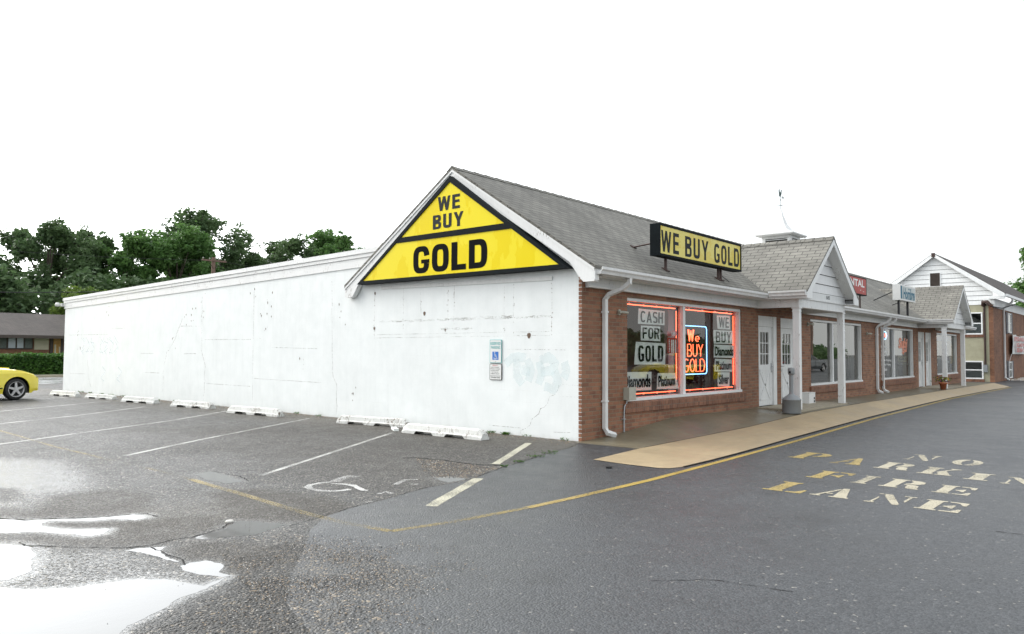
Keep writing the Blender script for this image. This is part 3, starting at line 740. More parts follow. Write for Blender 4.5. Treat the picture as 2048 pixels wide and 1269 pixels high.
# stencilled NO PARKING FIRE LANE (reads looking along +X); glyphs on a 0..10 x 0..10 field
G = {
 'N': [[(0,0),(2.6,0),(2.6,.7),(1.9,1),(1.9,5.4),(1.2,6.6),(1.2,1),(0,.7)],[(.2,10),(3.6,10),(8.6,1.2),(8.6,0),(7.2,0),(2.4,7.6),(2.0,9.2),(.2,9.4)],[(6.8,10),(10,10),(10,9.3),(9.2,9),(9.2,3.2),(8.4,4.6),(8.4,9),(6.8,9.3)]],
 'O': [[(4.6,10),(2.2,9.4),(.5,7.4),(0,5),(.5,2.6),(2.2,.6),(4.6,0),(4.6,1.0),(3.6,2.2),(3.2,5),(3.6,7.8),(4.6,9)],[(5.4,10),(7.8,9.4),(9.5,7.4),(10,5),(9.5,2.6),(7.8,.6),(5.4,0),(5.4,1.0),(6.4,2.2),(6.8,5),(6.4,7.8),(5.4,9)]],
 'P': [[(0,0),(5.2,0),(5.2,.7),(4.3,1),(4.3,9),(5,9.3),(5,10),(0,10),(0,9.3),(1,9),(1,1),(0,.7)],[(5.4,10),(8,9.6),(9.8,8.2),(10,6.8),(9.6,5.4),(8,4.3),(5.4,4.1),(5.4,4.7),(6.4,5.2),(6.8,7),(6.4,8.8),(5.4,9.3)]],
 'A': [[(0,0),(2.8,0),(2.8,.7),(2,1),(4.6,8),(4.1,9.2),(1.1,1),(0,.7)],[(2.6,3.0),(4.6,3.0),(4.6,3.7),(2.9,3.7)],[(4.4,10),(6,10),(9.3,1),(10,.7),(10,0),(5.0,0),(5.0,.7),(5.9,1),(4.7,7.6)]],
 'R': [[(0,0),(4.8,0),(4.8,.7),(4,1),(4,9),(4.7,9.3),(4.7,10),(0,10),(0,9.3),(1,9),(1,1),(0,.7)],[(5.1,10),(7.8,9.7),(9.2,8.6),(9.3,6.8),(8.2,5.4),(5.1,5.0),(5.1,5.6),(6,6.2),(6.2,8.2),(5.1,9.3)],[(5.1,4.6),(7.6,4.7),(9,3.8),(9.4,1.2),(10,.8),(10,.1),(8.6,-.1),(6.9,.3),(6.3,1.6),(6.2,3.6),(5.1,4.1)]],
 'K': [[(0,0),(4.8,0),(4.8,.7),(4,1),(4,9),(4.8,9.3),(4.8,10),(0,10),(0,9.3),(1,9),(1,1),(0,.7)],[(5,4.8),(7.6,8.8),(7,9.3),(7,10),(10,10),(10,9.3),(9,9),(6.7,6.2),(9.3,1),(10,.7),(10,0),(5.2,0),(5.2,.7),(6,1.1),(4.6,3.8)]],
 'I': [[(0,0),(10,0),(10,.7),(8,1),(8,9),(10,9.3),(10,10),(0,10),(0,9.3),(2,9),(2,1),(0,.7)]],
 'F': [[(0,0),(5,0),(5,.7),(4.2,1),(4.2,9),(5,9.3),(5,10),(0,10),(0,9.3),(1,9),(1,1),(0,.7)],[(5.6,10),(10,10),(10,7),(9.2,7),(8,9),(5.6,9.3)],[(5.0,4.6),(6.4,4.4),(7.6,3.2),(8.2,3.2),(8.2,6.8),(7.6,6.8),(6.4,5.6),(5.0,5.4)]],
 'E': [[(0,0),(5,0),(5,.7),(4.2,1),(4.2,9),(5,9.3),(5,10),(0,10),(0,9.3),(1,9),(1,1),(0,.7)],[(5.6,10),(10,10),(10,7),(9.2,7),(8,9),(5.6,9.3)],[(5.2,4.6),(6.2,4.4),(7.2,3.4),(7.8,3.4),(7.8,6.6),(7.2,6.6),(6.2,5.6),(5.2,5.4)],[(5.6,0),(10,0),(10,3.2),(9.2,3.2),(8,1),(5.6,.7)]],
 'L': [[(0,0),(5.4,0),(5.4,.7),(4.6,1),(4.6,9),(5.4,9.3),(5.4,10),(0,10),(0,9.3),(1.2,9),(1.2,1),(0,.7)],[(6,0),(10,0),(10,3.4),(9.3,3.4),(8,1),(6,.7)]],
 'G': [[(4.6,10),(2.2,9.4),(.5,7.4),(0,5),(.5,2.6),(2.2,.6),(4.6,0),(4.6,1.0),(3.6,2.2),(3.2,5),(3.6,7.8),(4.6,9)],[(5.4,10),(7.5,9.6),(9.4,10),(9.4,6.8),(8.6,6.8),(7.4,8.6),(5.4,9.2)],[(5.6,4.4),(10,4.4),(10,3.8),(9.2,3.5),(9.2,.8),(7.4,.3),(5.4,0),(5.4,.9),(6.2,1.4),(6.4,3.5),(5.6,3.8)]],
}
def letter(mb, ch, x0, y0, hx, wy, sk=0.):
    """x0: baseline X, y0: left edge Y, hx: cap height along +X, wy: width along -Y"""
    for g in G[ch]:
        pts = [(x0 + b / 10 * hx + sk * a / 10, y0 - a / 10 * wy, .0025) for a, b in g]
        mb.poly(pts[::-1] if False else pts)
def word(name, m, items):
    for ch, x0, y0, hx, wy in items:
        mb = MB(); letter(mb, ch, x0, y0, hx, wy)
        me = mb
        o = struct(me, name, M[m])
        # make every glyph face look up
        for p in o.data.polygons: pass
        if o.data.polygons[0].normal.z < 0: o.data.flip_normals()
word('painted_letter', 'letter', [('N', 1.47, -4.68, .69, .37), ('O', 1.38, -5.28, .66, .37),
  ('R', .29, -4.60, .70, .41), ('K', .19, -5.15, .68, .40), ('I', .07, -5.70, .62, .26), ('N', 0., -6.10, .62, .37), ('G', -.06, -6.62, .62, .36),
  ('R', -1.18, -5.06, .66, .42), ('E', -1.20, -5.62, .60, .36), ('N', -2.29, -5.22, .60, .38), ('E', -2.31, -5.70, .60, .39),
  ('A', -2.28, -4.66, .62, .40), ('I', -1.17, -4.75, .67, .17)])
word('painted_letter', 'letteryel', [('P', .52, -3.36, .76, .44), ('A', .37, -4.0, .72, .41), ('F', -1.12, -4.2, .66, .41), ('L', -2.31, -4.14, .68, .43)])

# cracks and broken edges in the asphalt
def crack(pts, w, seed=1):
    r = random.Random(seed); P = dens(pts, .05); out = []
    for x, y in P: out.append((x + r.uniform(-.010, .010), y + r.uniform(-.010, .010), .0032))
    ww = [w * r.uniform(.25, 1.5) for _ in out]; mb = MB(); mb.strip(out, ww); struct(mb, 'asphalt_crack', M['crack'])
crack([(-3.42, .68), (-3.29, .64), (-3.22, .46), (-3.24, .28), (-3.16, .23), (-3.16, .06), (-3.18, -.27), (-3.17, -.54), (-3.02, -.69), (-3.02, -.76), (-3.01, -.87)], .035, 1)
crack([(-8.6, .6), (-8.44, .3), (-8.36, .14), (-8.22, .07), (-8.06, -.07), (-7.9, -.2), (-7.71, -.28), (-7.52, -.38), (-7.5, -.58)], .016, 2)
crack([(-8.66, -.72), (-8.66, -.87), (-8.46, -1.16), (-8.2, -1.5), (-8.02, -1.58), (-7.83, -1.54), (-7.67, -1.57), (-7.47, -1.5), (-7.34, -1.46), (-7.2, -1.3)], .013, 3)
crack([(-8.03, -1.63), (-8.04, -1.8), (-8.05, -1.95), (-8.04, -2.18), (-8.1, -2.3)], .010, 4)
crack([(-5.83, 1.55), (-5.83, 1.19), (-5.81, .94), (-5.9, .58)], .014, 5)
crack([(-4.3, -1.3), (-4.9, -1.31), (-5.3, -1.42), (-5.78, -1.5), (-6.1, -1.58), (-6.5, -1.7), (-6.9, -1.8)], .009, 6)
crack([(-.2, -.1), (-.9, -.36), (-1.55, -.5), (-2.4, -.75), (-3, -.9), (-3.6, -1.1), (-4.2, -1.3)], .010, 7)
crack([(-2.6, -7.2), (-2.9, -6.9), (-2.95, -6.5)], .012, 8)
crack([(-6.2, -5.0), (-5.9, -5.3), (-5.8, -5.8)], .008, 9)

# loose gravel on the broken seam: thousands of little stones
def stones(name, n, fn, smin, smax, kinds=(.45, .4, .15), seed=5, kind='stuff'):
    r = random.Random(seed); mb = MB()
    c = 0
    while c < n:
        p = fn(r)
        if p is None: continue
        c += 1; s = r.uniform(smin, smax); a = r.uniform(0, PI); q = r.random()
        m = 0 if q < kinds[0] else 1 if q < kinds[0] + kinds[1] else 2
        sx, sy, sz = s * r.uniform(.7, 1.3), s * r.uniform(.6, 1.1), s * r.uniform(.4, .8)
        ca, sa = math.cos(a), math.sin(a)
        vs = [(sx, 0, 0), (0, sy, 0), (-sx, 0, 0), (0, -sy, 0), (0.2 * sx, .1 * sy, sz), (0, 0, -sz * .3)]
        vs = [(p[0] + x * ca - y * sa, p[1] + x * sa + y * ca, z + sz * .3 + .002) for x, y, z in vs]
        mb.mesh(vs, [(0, 1, 4), (1, 2, 4), (2, 3, 4), (3, 0, 4)], m)
    return mb.build(name, [M['stone_tan'], M['stone_black'], M['stone_white']], None, kind=kind)
def pin(poly, x, y):
    c = False; n = len(poly)
    for i in range(n):
        (ax, ay), (bx, by) = poly[i], poly[(i + 1) % n]
        if (ay > y) != (by > y) and x < (bx - ax) * (y - ay) / (by - ay) + ax: c = not c
    return c
GBIG = [(-7.9, -2.5), (-7.6, -1.9), (-7.2, -1.9), (-6.7, -2.6), (-6.4, -3.4), (-6.9, -4.2), (-7.6, -4.7), (-8.7, -4.7), (-8.7, -3.6), (-8.1, -3.2)]
def fg(r):
    x, y = r.gauss(-7.6, .6), r.gauss(-3.2, .75)
    if not pin(GBIG, x, y): return None
    if noise.noise(Vector((x * 2.2, y * 2.2, 3))) < r.uniform(-.35, .2): return None
    return x, y
stones('loose_gravel', 6500, fg, .0025, .006, (.22, .68, .10), 5)
def fg2(r):
    x, y = r.uniform(-4.3, -3), r.uniform(-1.3, .6)
    return (x, y) if pin(GRAV2, x, y) and r.random() < 1 else None
stones('pothole_gravel', 1300, fg2, .004, .009, (.5, .34, .16), 6)
def fg3(r):
    x, y = r.uniform(-9.4, 1.5), r.uniform(-7.2, 1.5)
    return (x, y) if (x + 10.8) ** 2 + (y + 7.7) ** 2 > 9 and x - y * .3 > -9.5 and y < .1 - x * 0 else None
stones('scattered_grit', 520, fg3, .0018, .0042, (.3, .5, .2), 8)
def fg4(r): return (-abs(r.gauss(0, .22)) - .02, r.uniform(-.1, 22))
stones('wall_foot_gravel', 2200, fg4, .005, .013, (.7, .12, .18), 9)
mb = MB(); mb.lathe((-7.18, -1.28, 0), [(.035, .0), (.040, .008), (.030, .018), (.0, .022)], 7); mb.build('stone', M['stone_white'], None, **tg('pale flat stone lying at the edge of the grey puddle', 'stone'))
mb = MB(); mb.obox((-2.18, -2.0, .012), (.035, .02, 0), (-.02, .03, 0), (0, 0, .012)); mb.build('litter', M['stone_black'], None, **tg('small black scrap lying on the dark asphalt left of the yellow line', 'litter'))
mb = MB(); mb.obox((-.98, 3.72, .03), (.05, .1, .01), (-.04, .025, 0), (0, 0, .022), 0); mb.build('crumpled_wrapper', M['paper'], None, **tg('crumpled white wrapper at the end of a wheel stop by the parking line', 'litter'))

# weeds along the wall foot and the asphalt seam
def weeds(name, pts, n, hmin, hmax, m, seed):
    r = random.Random(seed); mb = MB()
    for _ in range(n):
        x, y, sp = r.choice(pts); x += r.gauss(0, sp); y += r.gauss(0, sp * 1.6)
        if x > -.012: x = -.02
        for _b in range(5):
            h = r.uniform(hmin, hmax); a = r.uniform(0, 2 * PI); d = Vector((math.cos(a), math.sin(a), 0)); s = Vector((-d.y, d.x, 0)) * h * .12
            b = Vector((x, y, 0)); t = b + Vector((0, 0, h)) + d * h * .6
            if t.x > -.005: t.x = -.005
            mb.poly([b - s, b + s, t]); mb.poly([b + s * .6, t, t + d * h * .3 - s * 2])
    return mb.build(name, M[m], None, kind='stuff')
pts = [(-.05, y * .9 + .3, .05) for y in range(0, 25)] + [(-.05, 1.7, .03)] * 8
weeds('weeds', pts, 170, .015, .05, 'weed', 4)
weeds('seam_grass', [(-1.41, -.45, .05), (-1.65, -.5, .05), (-2.0, -.6, .06), (-2.58, -.78, .04), (-3.04, -.9, .03)], 60, .012, .03, 'weed', 5)

# ================================================================== SHOP BUILDING
DZ = -.0045
def dz(x): return DZ * x
LX = 32.1
B = thing('shop_building', 'long brick strip of shops with white painted side wall and grey shingle roof', 'building', (0, 0, 0))
RIDGE_Y, RIDGE_Z, SL = 3.05, 5.20, .64
def roofz(x, y): return RIDGE_Z + dz(x) - SL * abs(y - RIDGE_Y)

# side wall with its gable, plus the long rear block; crack and stain marks lie in the same mesh
def ptop(y): return 3.81 - .0206 * (y - 6.3)
mb = MB()
YB = 23.75
mb.poly([(0, 0, -.1), (0, 0, 2.85), (0, .25, roofz(0, .25) - .12), (0, RIDGE_Y, RIDGE_Z - .12), (0, 5.3, roofz(0, 5.3) - .1), (0, 5.3, -.1)])
mb.poly([(0, 5.3, -.1), (0, 5.3, ptop(5.3) - .1), (0, YB, ptop(YB) - .1), (0, YB, -.1)])
mb.poly([(0, YB, -.1), (0, YB, ptop(YB)), (LX, YB, ptop(YB)), (LX, YB, -.1)])
mb.poly([(LX, 0, -.1), (LX, YB, -.1), (LX, YB, 3.3), (LX, 5.3, 3.6), (LX, RIDGE_Y, RIDGE_Z - .3), (LX, 0, 2.7)])
def wl(pts, w, m, wob=.5, x=-.002): mb.strip([(x, a, b) for a, b in dens(pts, .10)], w, m=m, wob=wob, nrm=(-1, 0, 0))
def jag(pts, seed, amp=.022):
    r = random.Random(seed); return [(a + r.uniform(-amp, amp), b + r.uniform(-amp, amp)) for a, b in dens(pts, .09)]
for i, c in enumerate([[(14.48, 2.45), (14.75, 2.1), (14.96, 1.78), (15.41, 1.45), (15.62, 1.01), (15.64, .22)],
          [(13.32, 3.07), (13.31, 2.45), (13.3, 1.52), (13.07, 1.16), (13.05, .65), (13.13, .08)],
          [(7.15, 3.14), (7.13, 1.87), (7.06, .91), (6.92, .74), (6.9, .08)], [(21.49, 1.17), (21.36, .53), (21.1, .22)]]):
    wl(jag(c, i), .014, 1, .6)
wl([(10.55, 3.26), (10.55, 2.38), (10.55, 1.43), (10.52, .05)], .011, 1)
wl(jag([(.32, .97), (.5, .95), (.52, .86), (.59, .78), (.71, .74), (.74, .62), (.82, .55), (.91, .52), (.94, .42), (1.1, .32), (1.15, .21), (1.26, .13), (1.36, .1), (1.38, .04)], 9, .006), .010, 1, .6)
for a, b in [((14.61, 2.24), (13.38, 2.22)), ((13.13, 1.83), (10.63, 1.82)), ((9.66, 1.61), (7.72, 1.58)), ((19.56, 2.24), (18.48, 2.24)), ((23.29, 2.06), (19.77, 2.05)),
             ((17.21, 1.42), (16.32, 1.42)), ((12.96, .59), (10.66, .59)), ((10.47, .8), (7.51, .78)), ((23.05, .65), (21.53, .66)), ((16.92, .82), (15.85, .82)), ((14.34, 1.42), (13.61, 1.43))]:
    wl([a, b], .012, 1, .4)
for a, b in [((.32, .96), (.05, .96)), ((.48, .75), (.04, .76)), ((1.74, 1.58), (.33, 1.57)), ((2.16, .14), (1.3, .14)), ((.61, .12), (.23, .14))]: wl([a, b], .009, 1, .4)
# ghost outline of boards that once hung here
for a, b in [((5.59, 2.87), (5.58, 1.8)), ((4.64, 2.87), (4.63, 2.27)), ((4.11, 2.79), (4.08, 2.2)), ((3.29, 2.8), (3.29, 2.15)), ((3.11, 2.87), (3.12, 2.15)), ((1.78, 2.78), (1.79, 2.19)),
             ((1.55, 2.78), (1.56, 2.19)), ((.65, 2.75), (.66, 1.82)), ((5.6, 1.82), (.64, 1.83)), ((5.5, 1.89), (.7, 1.90))]: wl([a, b], .011, 2, .7)
wl([(5.42, 2.17), (.65, 2.17)], .035, 2, .9); wl([(3.52, 1.99), (2.6, 1.98)], .04, 2, .6); wl([(3.4, 2.18), (1.6, 2.185)], .045, 2, .9)
r = random.Random(3)
for (a, b) in [(12.91, 3.12), (14.15, 2.41), (13.89, 2.7), (13.3, 2.55), (9.95, 2.55), (9.98, 2.18), (9.74, 2.78), (22.4, 2.14), (22.35, 1.62), (8.41, 1.22), (19.9, 2.82), (10.57, 3.01), (6.34, .48), (6.79, 2.37), (15.02, 1.78)]:
    for _ in range(4):
        ya, za = a + r.gauss(0, .13), b + r.gauss(0, .14); s = r.uniform(.006, .022)
        mb.poly([(-.003, ya + s, za), (-.003, ya + s * .3, za + s * 1.8), (-.003, ya - s, za + s * .4), (-.003, ya - s * .2, za - s * 2)][::1], 3)
for (a, b, s) in [(3.98, 2.31, .045), (5.59, 2.03, .04), (1.18, 1.83, .055), (3.36, 1.96, .03), (5.58, 2.80, .035)]:
    mb.poly([(-.0035, a + s * .8 * math.cos(t) * (1 + .2 * math.sin(3 * t)), b + s * math.sin(t)) for t in [k * PI / 5 for k in range(10)]][::-1], 3)
for _ in range(60):   # nail holes along the old board lines
    ya = r.choice([5.59, 4.64, 4.1, 3.3, 3.12, 1.78, 1.55, .65]) + r.uniform(-.02, .02); za = r.uniform(1.85, 2.8); s = r.uniform(.006, .013)
    mb.poly([(-.003, ya + s, za), (-.003, ya, za + s), (-.003, ya - s, za), (-.003, ya, za - s)], 3)
def spray(P, w, m): mb.strip([(-.0025, a, b) for a, b in dens(P, .05)], w, m=m, wob=.15, nrm=(-1, 0, 0))
for P in ([(1.74, 1.30), (1.60, 1.42), (1.42, 1.45), (1.25, 1.42)], [(1.48, 1.40), (1.46, 1.1), (1.33, .94)], [(1.22, 1.40), (1.12, 1.2), (1.2, 1.0)], [(.95, 1.36), (.88, 1.15), (.95, .95)], [(.92, 1.38), (.72, 1.44), (.56, 1.34), (.66, 1.2), (.9, 1.18)], [(.6, 1.2), (.5, 1.0), (.62, .88), (.82, .92)], [(.38, 1.36), (.32, 1.2), (.4, 1.08)], [(1.35, 1.2), (1.15, 1.18)]):
    spray(P, .17, 4)
for y0 in (21.9, 21.5, 21.1, 20.3, 19.9, 19.5, 19.1):
    P = [(y0 + .15 * math.sin(k * 1.3 + y0 * 3), 1.95 - k * .12) for k in range(6)]; spray(P, .04, 5)
    spray([(y0 + .2, 1.9 + .1 * math.sin(y0 * 5)), (y0 - .15, 1.75)], .035, 5); spray([(y0 + .18, 1.45), (y0 - .12, 1.5 + .1 * math.sin(y0 * 7))], .035, 5)
for y0 in (18.9, 20.2): spray([(y0, .95), (y0 - .3, .8), (y0 + .1, .55), (y0 - .2, .45)], .04, 5)
side = mb.build('side_wall', [M['wall'], M['wallmark'], M['wallmark2'], M['chip'], M['graffiti'], M['graffiti2']], B)

mb = MB()   # coping, moulding and frieze board of the rear block
Y0 = 4.6
for (x0, za, zb) in ((-.075, -.105, 0.), (-.05, -.19, -.11), (-.025, -.40, -.195)):
    P = [(x0, Y0, ptop(Y0) + za), (x0, YB + .04, ptop(YB) + za), (x0, YB + .04, ptop(YB) + zb), (x0, Y0, ptop(Y0) + zb)]
    mb.prism(P, (.1 - x0, 0, 0))
mb.prism([(-.075, YB, ptop(YB) - .105), (LX, YB, ptop(YB) - .105), (LX, YB, ptop(YB)), (-.075, YB, ptop(YB))], (0, .07, 0))
mb.build('parapet', M['trim_old'], B)
mb = MB(); mb.poly([(.1, Y0, ptop(Y0) - .05), (LX, Y0, ptop(Y0) - .05), (LX, YB, ptop(YB) - .05), (.1, YB, ptop(YB) - .05)])
mb.prism([(.25, 4.5, 3.7), (.25, 6.0, 3.7), (.25, 5.7, 3.96), (.25, 4.5, 4.05)], (2.5, 0, 0)); mb.build('flat_roof', M['soffit'], B)
# old fixing board under the triangular sign
mb = MB(); mb.prism([(-.002, 5.35, 2.875), (-.002, .64, 2.81), (-.002, .64, 2.88), (-.002, 5.35, 2.945)], (-.02, 0, 0)); mb.build('fixing_board', M['trim'], B)

# front brick wall: segments around openings
OPEN = [(1.45, 6.47, .62, 2.565), (7.44, 8.58, .05, 2.46), (8.86, 9.98, .05, 2.45), (11.03, 15.78, .62, 2.50), (17.9, 22.4, .615, 2.485), (23.1, 24.05, .05, 2.42), (24.3, 25.2, .05, 2.42), (26.3, 30.5, .62, 2.45)]
TOPW = 2.92
def wtop(x): return TOPW + dz(x)
mb = MB(); x = 0.
RV = .16
def wq(x0, x1, z0, z1): mb.poly([(x0, 0, z0), (x1, 0, z0), (x1, 0, z1), (x0, 0, z1)])
for (a, b, z0, z1) in OPEN:
    mb.poly([(x, 0, -.1), (a, 0, -.1), (a, 0, wtop(a)), (x, 0, wtop(x))])
    wq(a, b, -.1, z0) ; mb.poly([(a, 0, z1), (b, 0, z1), (b, 0, wtop(b)), (a, 0, wtop(a))])
    mb.poly([(a, 0, z0), (a, RV, z0), (a, RV, z1), (a, 0, z1)][::-1]); mb.poly([(b, 0, z0), (b, RV, z0), (b, RV, z1), (b, 0, z1)])
    mb.poly([(a, 0, z1), (a, RV, z1), (b, RV, z1), (b, 0, z1)][::1]); mb.poly([(a, 0, z0), (b, 0, z0), (b, RV, z0), (a, RV, z0)])
    x = b
mb.poly([(x, 0, -.1), (LX, 0, -.1), (LX, 0, wtop(LX)), (x, 0, wtop(x))])
for k in range(41):   # toothed brick ends at the white wall's edge
    z = .0 + k * .0718
    mb.box(-.012, -.0005, -.0008, .06, z + .006, z + .064)
brick = mb.build('brick_front', M['brick'], B)
for (a, b, z0, z1) in OPEN:
    if z1 - z0 < 2: mb = MB(); mb.prism([(a - .12, -.0, z0 - .21), (a - .12, -.045, z0 - .205), (a - .12, -.055, z0 - .035), (a - .12, 0, z0 - .005)], (b - a + .24, 0, 0)); mb.build('brick_sill', M['rowlock'], B)

# windows
def window(a, b, z0, z1, mulls, room='room', deep=2.2, gm='glass'):
    f = MB(); t = .045; y0, y1 = .03, .17
    f.box(a, b, y0 - .035, y1, z0, z0 + .055); f.box(a, b, y0, y1, z1 - .06, z1)
    f.box(a, a + t, y0, y1, z0 + .055, z1 - .06); f.box(b - t - .02, b, y0, y1, z0 + .055, z1 - .06)
    for mx in mulls: f.box(mx - .05, mx + .05, y0 + .02, y1 - .01, z0 + .055, z1 - .06)
    fr = f.build('window', M['trim'], B)
    ed = [a + t] + list(mulls) + [b - t]
    for i in range(len(ed) - 1):
        g = MB(); l = ed[i] + (.05 if i else 0); r_ = ed[i + 1] - (.05 if i < len(ed) - 2 else 0)
        g.poly([(l, .125, z0 + .055), (r_, .125, z0 + .055), (r_, .125, z1 - .06), (l, .125, z1 - .06)])
        subpart(g, 'pane', M[gm], fr)
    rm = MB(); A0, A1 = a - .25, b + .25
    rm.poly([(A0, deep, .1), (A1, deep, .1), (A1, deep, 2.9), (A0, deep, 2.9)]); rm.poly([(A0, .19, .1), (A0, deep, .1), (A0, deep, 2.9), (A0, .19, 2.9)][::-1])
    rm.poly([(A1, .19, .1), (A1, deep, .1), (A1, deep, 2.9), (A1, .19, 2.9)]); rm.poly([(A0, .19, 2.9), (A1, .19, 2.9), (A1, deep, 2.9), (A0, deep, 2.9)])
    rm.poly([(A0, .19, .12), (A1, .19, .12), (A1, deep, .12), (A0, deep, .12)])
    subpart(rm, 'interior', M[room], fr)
    return fr
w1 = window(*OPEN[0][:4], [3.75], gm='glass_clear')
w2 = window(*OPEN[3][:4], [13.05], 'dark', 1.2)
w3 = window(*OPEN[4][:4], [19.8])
w4 = window(*OPEN[7][:4], [28.4])
mb = MB(); mb.box(15.15, 15.6, .2, .26, .7, 2.4); subpart(mb, 'vertical_blind', M['blind'], w2)
for x in (20.75, 21.35, 21.9): mb = MB(); mb.box(x, x + .26, .55, .6, .65, 2.45); subpart(mb, 'vertical_blind', M['blind'], w3)
for xa, xb in ((4.6, 4.85), (5.05, 5.12)): mb = MB(); mb.box(xa, xb, .9, 1.0, .3, 2.5); subpart(mb, 'shelf_post', M['blind'], w1)
for xa, xb in ((26.45, 26.9), (30.1, 30.42)): mb = MB(); mb.box(xa, xb, .22, .25, .75, 2.3); subpart(mb, 'vertical_blind', M['blind'], w4)

# doors
def door(a, b, zt, z0, hw, left):
    f = MB(); ft = .055
    jr = b - .20 if left else b - .12
    f.box(a - 0, a + .02, .02, .16, z0, zt); f.box(jr, b, .0, .16, z0, zt); f.box(a + .02, jr, .02, .16, zt - .26, zt)
    for k in range(3): f.box(a + .02, jr, .01 - .004 * k, .02, zt - .22 + k * .06, zt - .20 + k * .06)
    L0, L1, T = a + .022, jr - .003, zt - .265
    # leaf: stiles and rails around a 3 x 3 glazed light, cross-buck panel below
    W = L1 - L0; gl, gr, gb, gt = L0 + W * .2, L1 - W * .22, z0 + (T - z0) * .52, T - .14
    f.box(L0, L1, .045, .085, z0 + .01, gb, 0); f.box(L0, L1, .045, .085, gt, T, 0); f.box(L0, gl, .045, .085, gb, gt, 0); f.box(gr, L1, .045, .085, gb, gt, 0)
    for i in (1, 2): xx = gl + (gr - gl) * i / 3; f.box(xx - .011, xx + .011, .05, .08, gb, gt, 0)
    for i in (1, 2): zz = gb + (gt - gb) * i / 3; f.box(gl, gr, .052, .078, zz - .011, zz + .011, 0)
    pl, pr, pb, pt = L0 + W * .16, L1 - W * .16, z0 + .16, gb - .14
    for (p, q) in (((pl, pb), (pr, pt)), ((pl, pt), (pr, pb))):
        c = Vector(((p[0] + q[0]) / 2, .040, (p[1] + q[1]) / 2)); d = Vector((q[0] - p[0], 0, q[1] - p[1])); n = Vector((-d.z, 0, d.x)).normalized()
        f.obox(c, d / 2, n * .028, Vector((0, .0065, 0)), 0)
    for (p, q) in (((pl, pb), (pr, pb)), ((pl, pt), (pr, pt)), ((pl, pb), (pl, pt)), ((pr, pb), (pr, pt))):
        f.box(min(p[0], q[0]) - .014, max(p[0], q[0]) + .014, .034, .0445, min(p[1], q[1]) - .014, max(p[1], q[1]) + .014, 0)
    o = f.build('door', M['trim'], B)
    g = MB(); g.poly([(gl, .068, gb), (gr, .068, gb), (gr, .068, gt), (gl, .068, gt)]); subpart(g, 'pane', M['glass'], o)
    hd = MB(); hx = (L1 - .06) if left else (L0 + .06); hz = z0 + .95
    hd.box(hx - .02, hx + .02, .034, .045, hz - .12, hz + .12); hd.tube([(hx, .03, hz + .03), (hx, -.01, hz + .03), (hx - .09 * (1 if left else -1), -.012, hz + .03)], .01, 8); hd.lathe((hx, .02, hz - .1), [(0, 0), (.02, 0), (.02, .01), (0, .012)], 10)
    subpart(hd, 'handle', M['conduit'], o)
    bk = MB(); bk.poly([(a, .3, z0), (b, .3, z0), (b, .3, zt), (a, .3, zt)]); subpart(bk, 'interior', M['room'], o)
    return o
door(7.44, 8.58, 2.46, .215, 0, True); door(8.86, 9.98, 2.45, .215, 0, False)
door(23.1, 24.05, 2.42, .2, 0, True); door(24.3, 25.2, 2.42, .2, 0, False)

# main roof: one skin with real thickness
mb = MB(); EY = -.40; X0 = -.17; X1 = LX + .3
ez = lambda x: roofz(x, EY)
def roofprism(yA, yB, mi):
    a0, a1, b0, b1 = (X0, yA, roofz(X0, yA)), (X1, yA, roofz(X1, yA)), (X0, yB, roofz(X0, yB)), (X1, yB, roofz(X1, yB))
    t = .05
    vs = [a0, a1, b1, b0] + [(p[0], p[1], p[2] - t) for p in (a0, a1, b1, b0)]
    F = [(0, 1, 2, 3), (7, 6, 5, 4), (0, 4, 5, 1), (1, 5, 6, 2), (2, 6, 7, 3), (3, 7, 4, 0)]
    if yB < yA: F = [f[::-1] for f in F]
    mb.mesh(vs, F, mi)
roofprism(EY, RIDGE_Y, 0); roofprism(6.47, RIDGE_Y, 0)
roof = mb.build('roof', M['shingle'], B)
mb = MB(); n = 100; st = (X1 - X0) / n
for i in range(n):
    xa, xb = X0 + i * st, X0 + (i + 1) * st - .008
    for s in (-1, 1):
        y = RIDGE_Y + s * .14
        q = [(xa, RIDGE_Y, RIDGE_Z + dz(xa) + .022), (xb, RIDGE_Y, RIDGE_Z + dz(xb) + .012), (xb, y, roofz(xb, y) + .008), (xa, y, roofz(xa, y) + .016)]
        mb.poly(q if s > 0 else q[::-1])
        q = [(xa, RIDGE_Y, RIDGE_Z + dz(xa) + .022), (xa, y, roofz(xa, y) + .016), (xa, y, roofz(xa, y) - .01), (xa, RIDGE_Y, RIDGE_Z + dz(xa) - .01)]
        mb.poly(q)
subpart(mb, 'ridge_cap', M['shingle'], roof)

# gable rake boards (flared foot at both ends) on the side
mb = MB()
def rake(s):
    yA, yB = RIDGE_Y, RIDGE_Y + s * 3.42
    zt = lambda y: roofz(0, y) - .045
    for (x0, x1, d0, d1) in ((-.165, -.02, 0., .055), (-.145, -.02, .055, .21)):
        P = [(x0, yA, zt(yA) - d0), (x0, yB, zt(yB) - d0), (x0, yB, zt(yB) - d1), (x0, yA, zt(yA) - d1 * 1.05)]
        mb.prism(P, (x1 - x0, 0, 0))
    # flared return
    P = [(-.144, yB - s * .55, zt(yB - s * .55) - .2), (-.144, yB, zt(yB) - .2), (-.144, yB - s * .02, zt(yB) - .235), (-.144, yB - s * .24, zt(yB) - .235), (-.144, yB - s * .34, zt(yB) - .13)]
    mb.prism(P, (.124, 0, 0))
rake(1); rake(-1)
mb.build('rake_board', M['trim_old'], B)

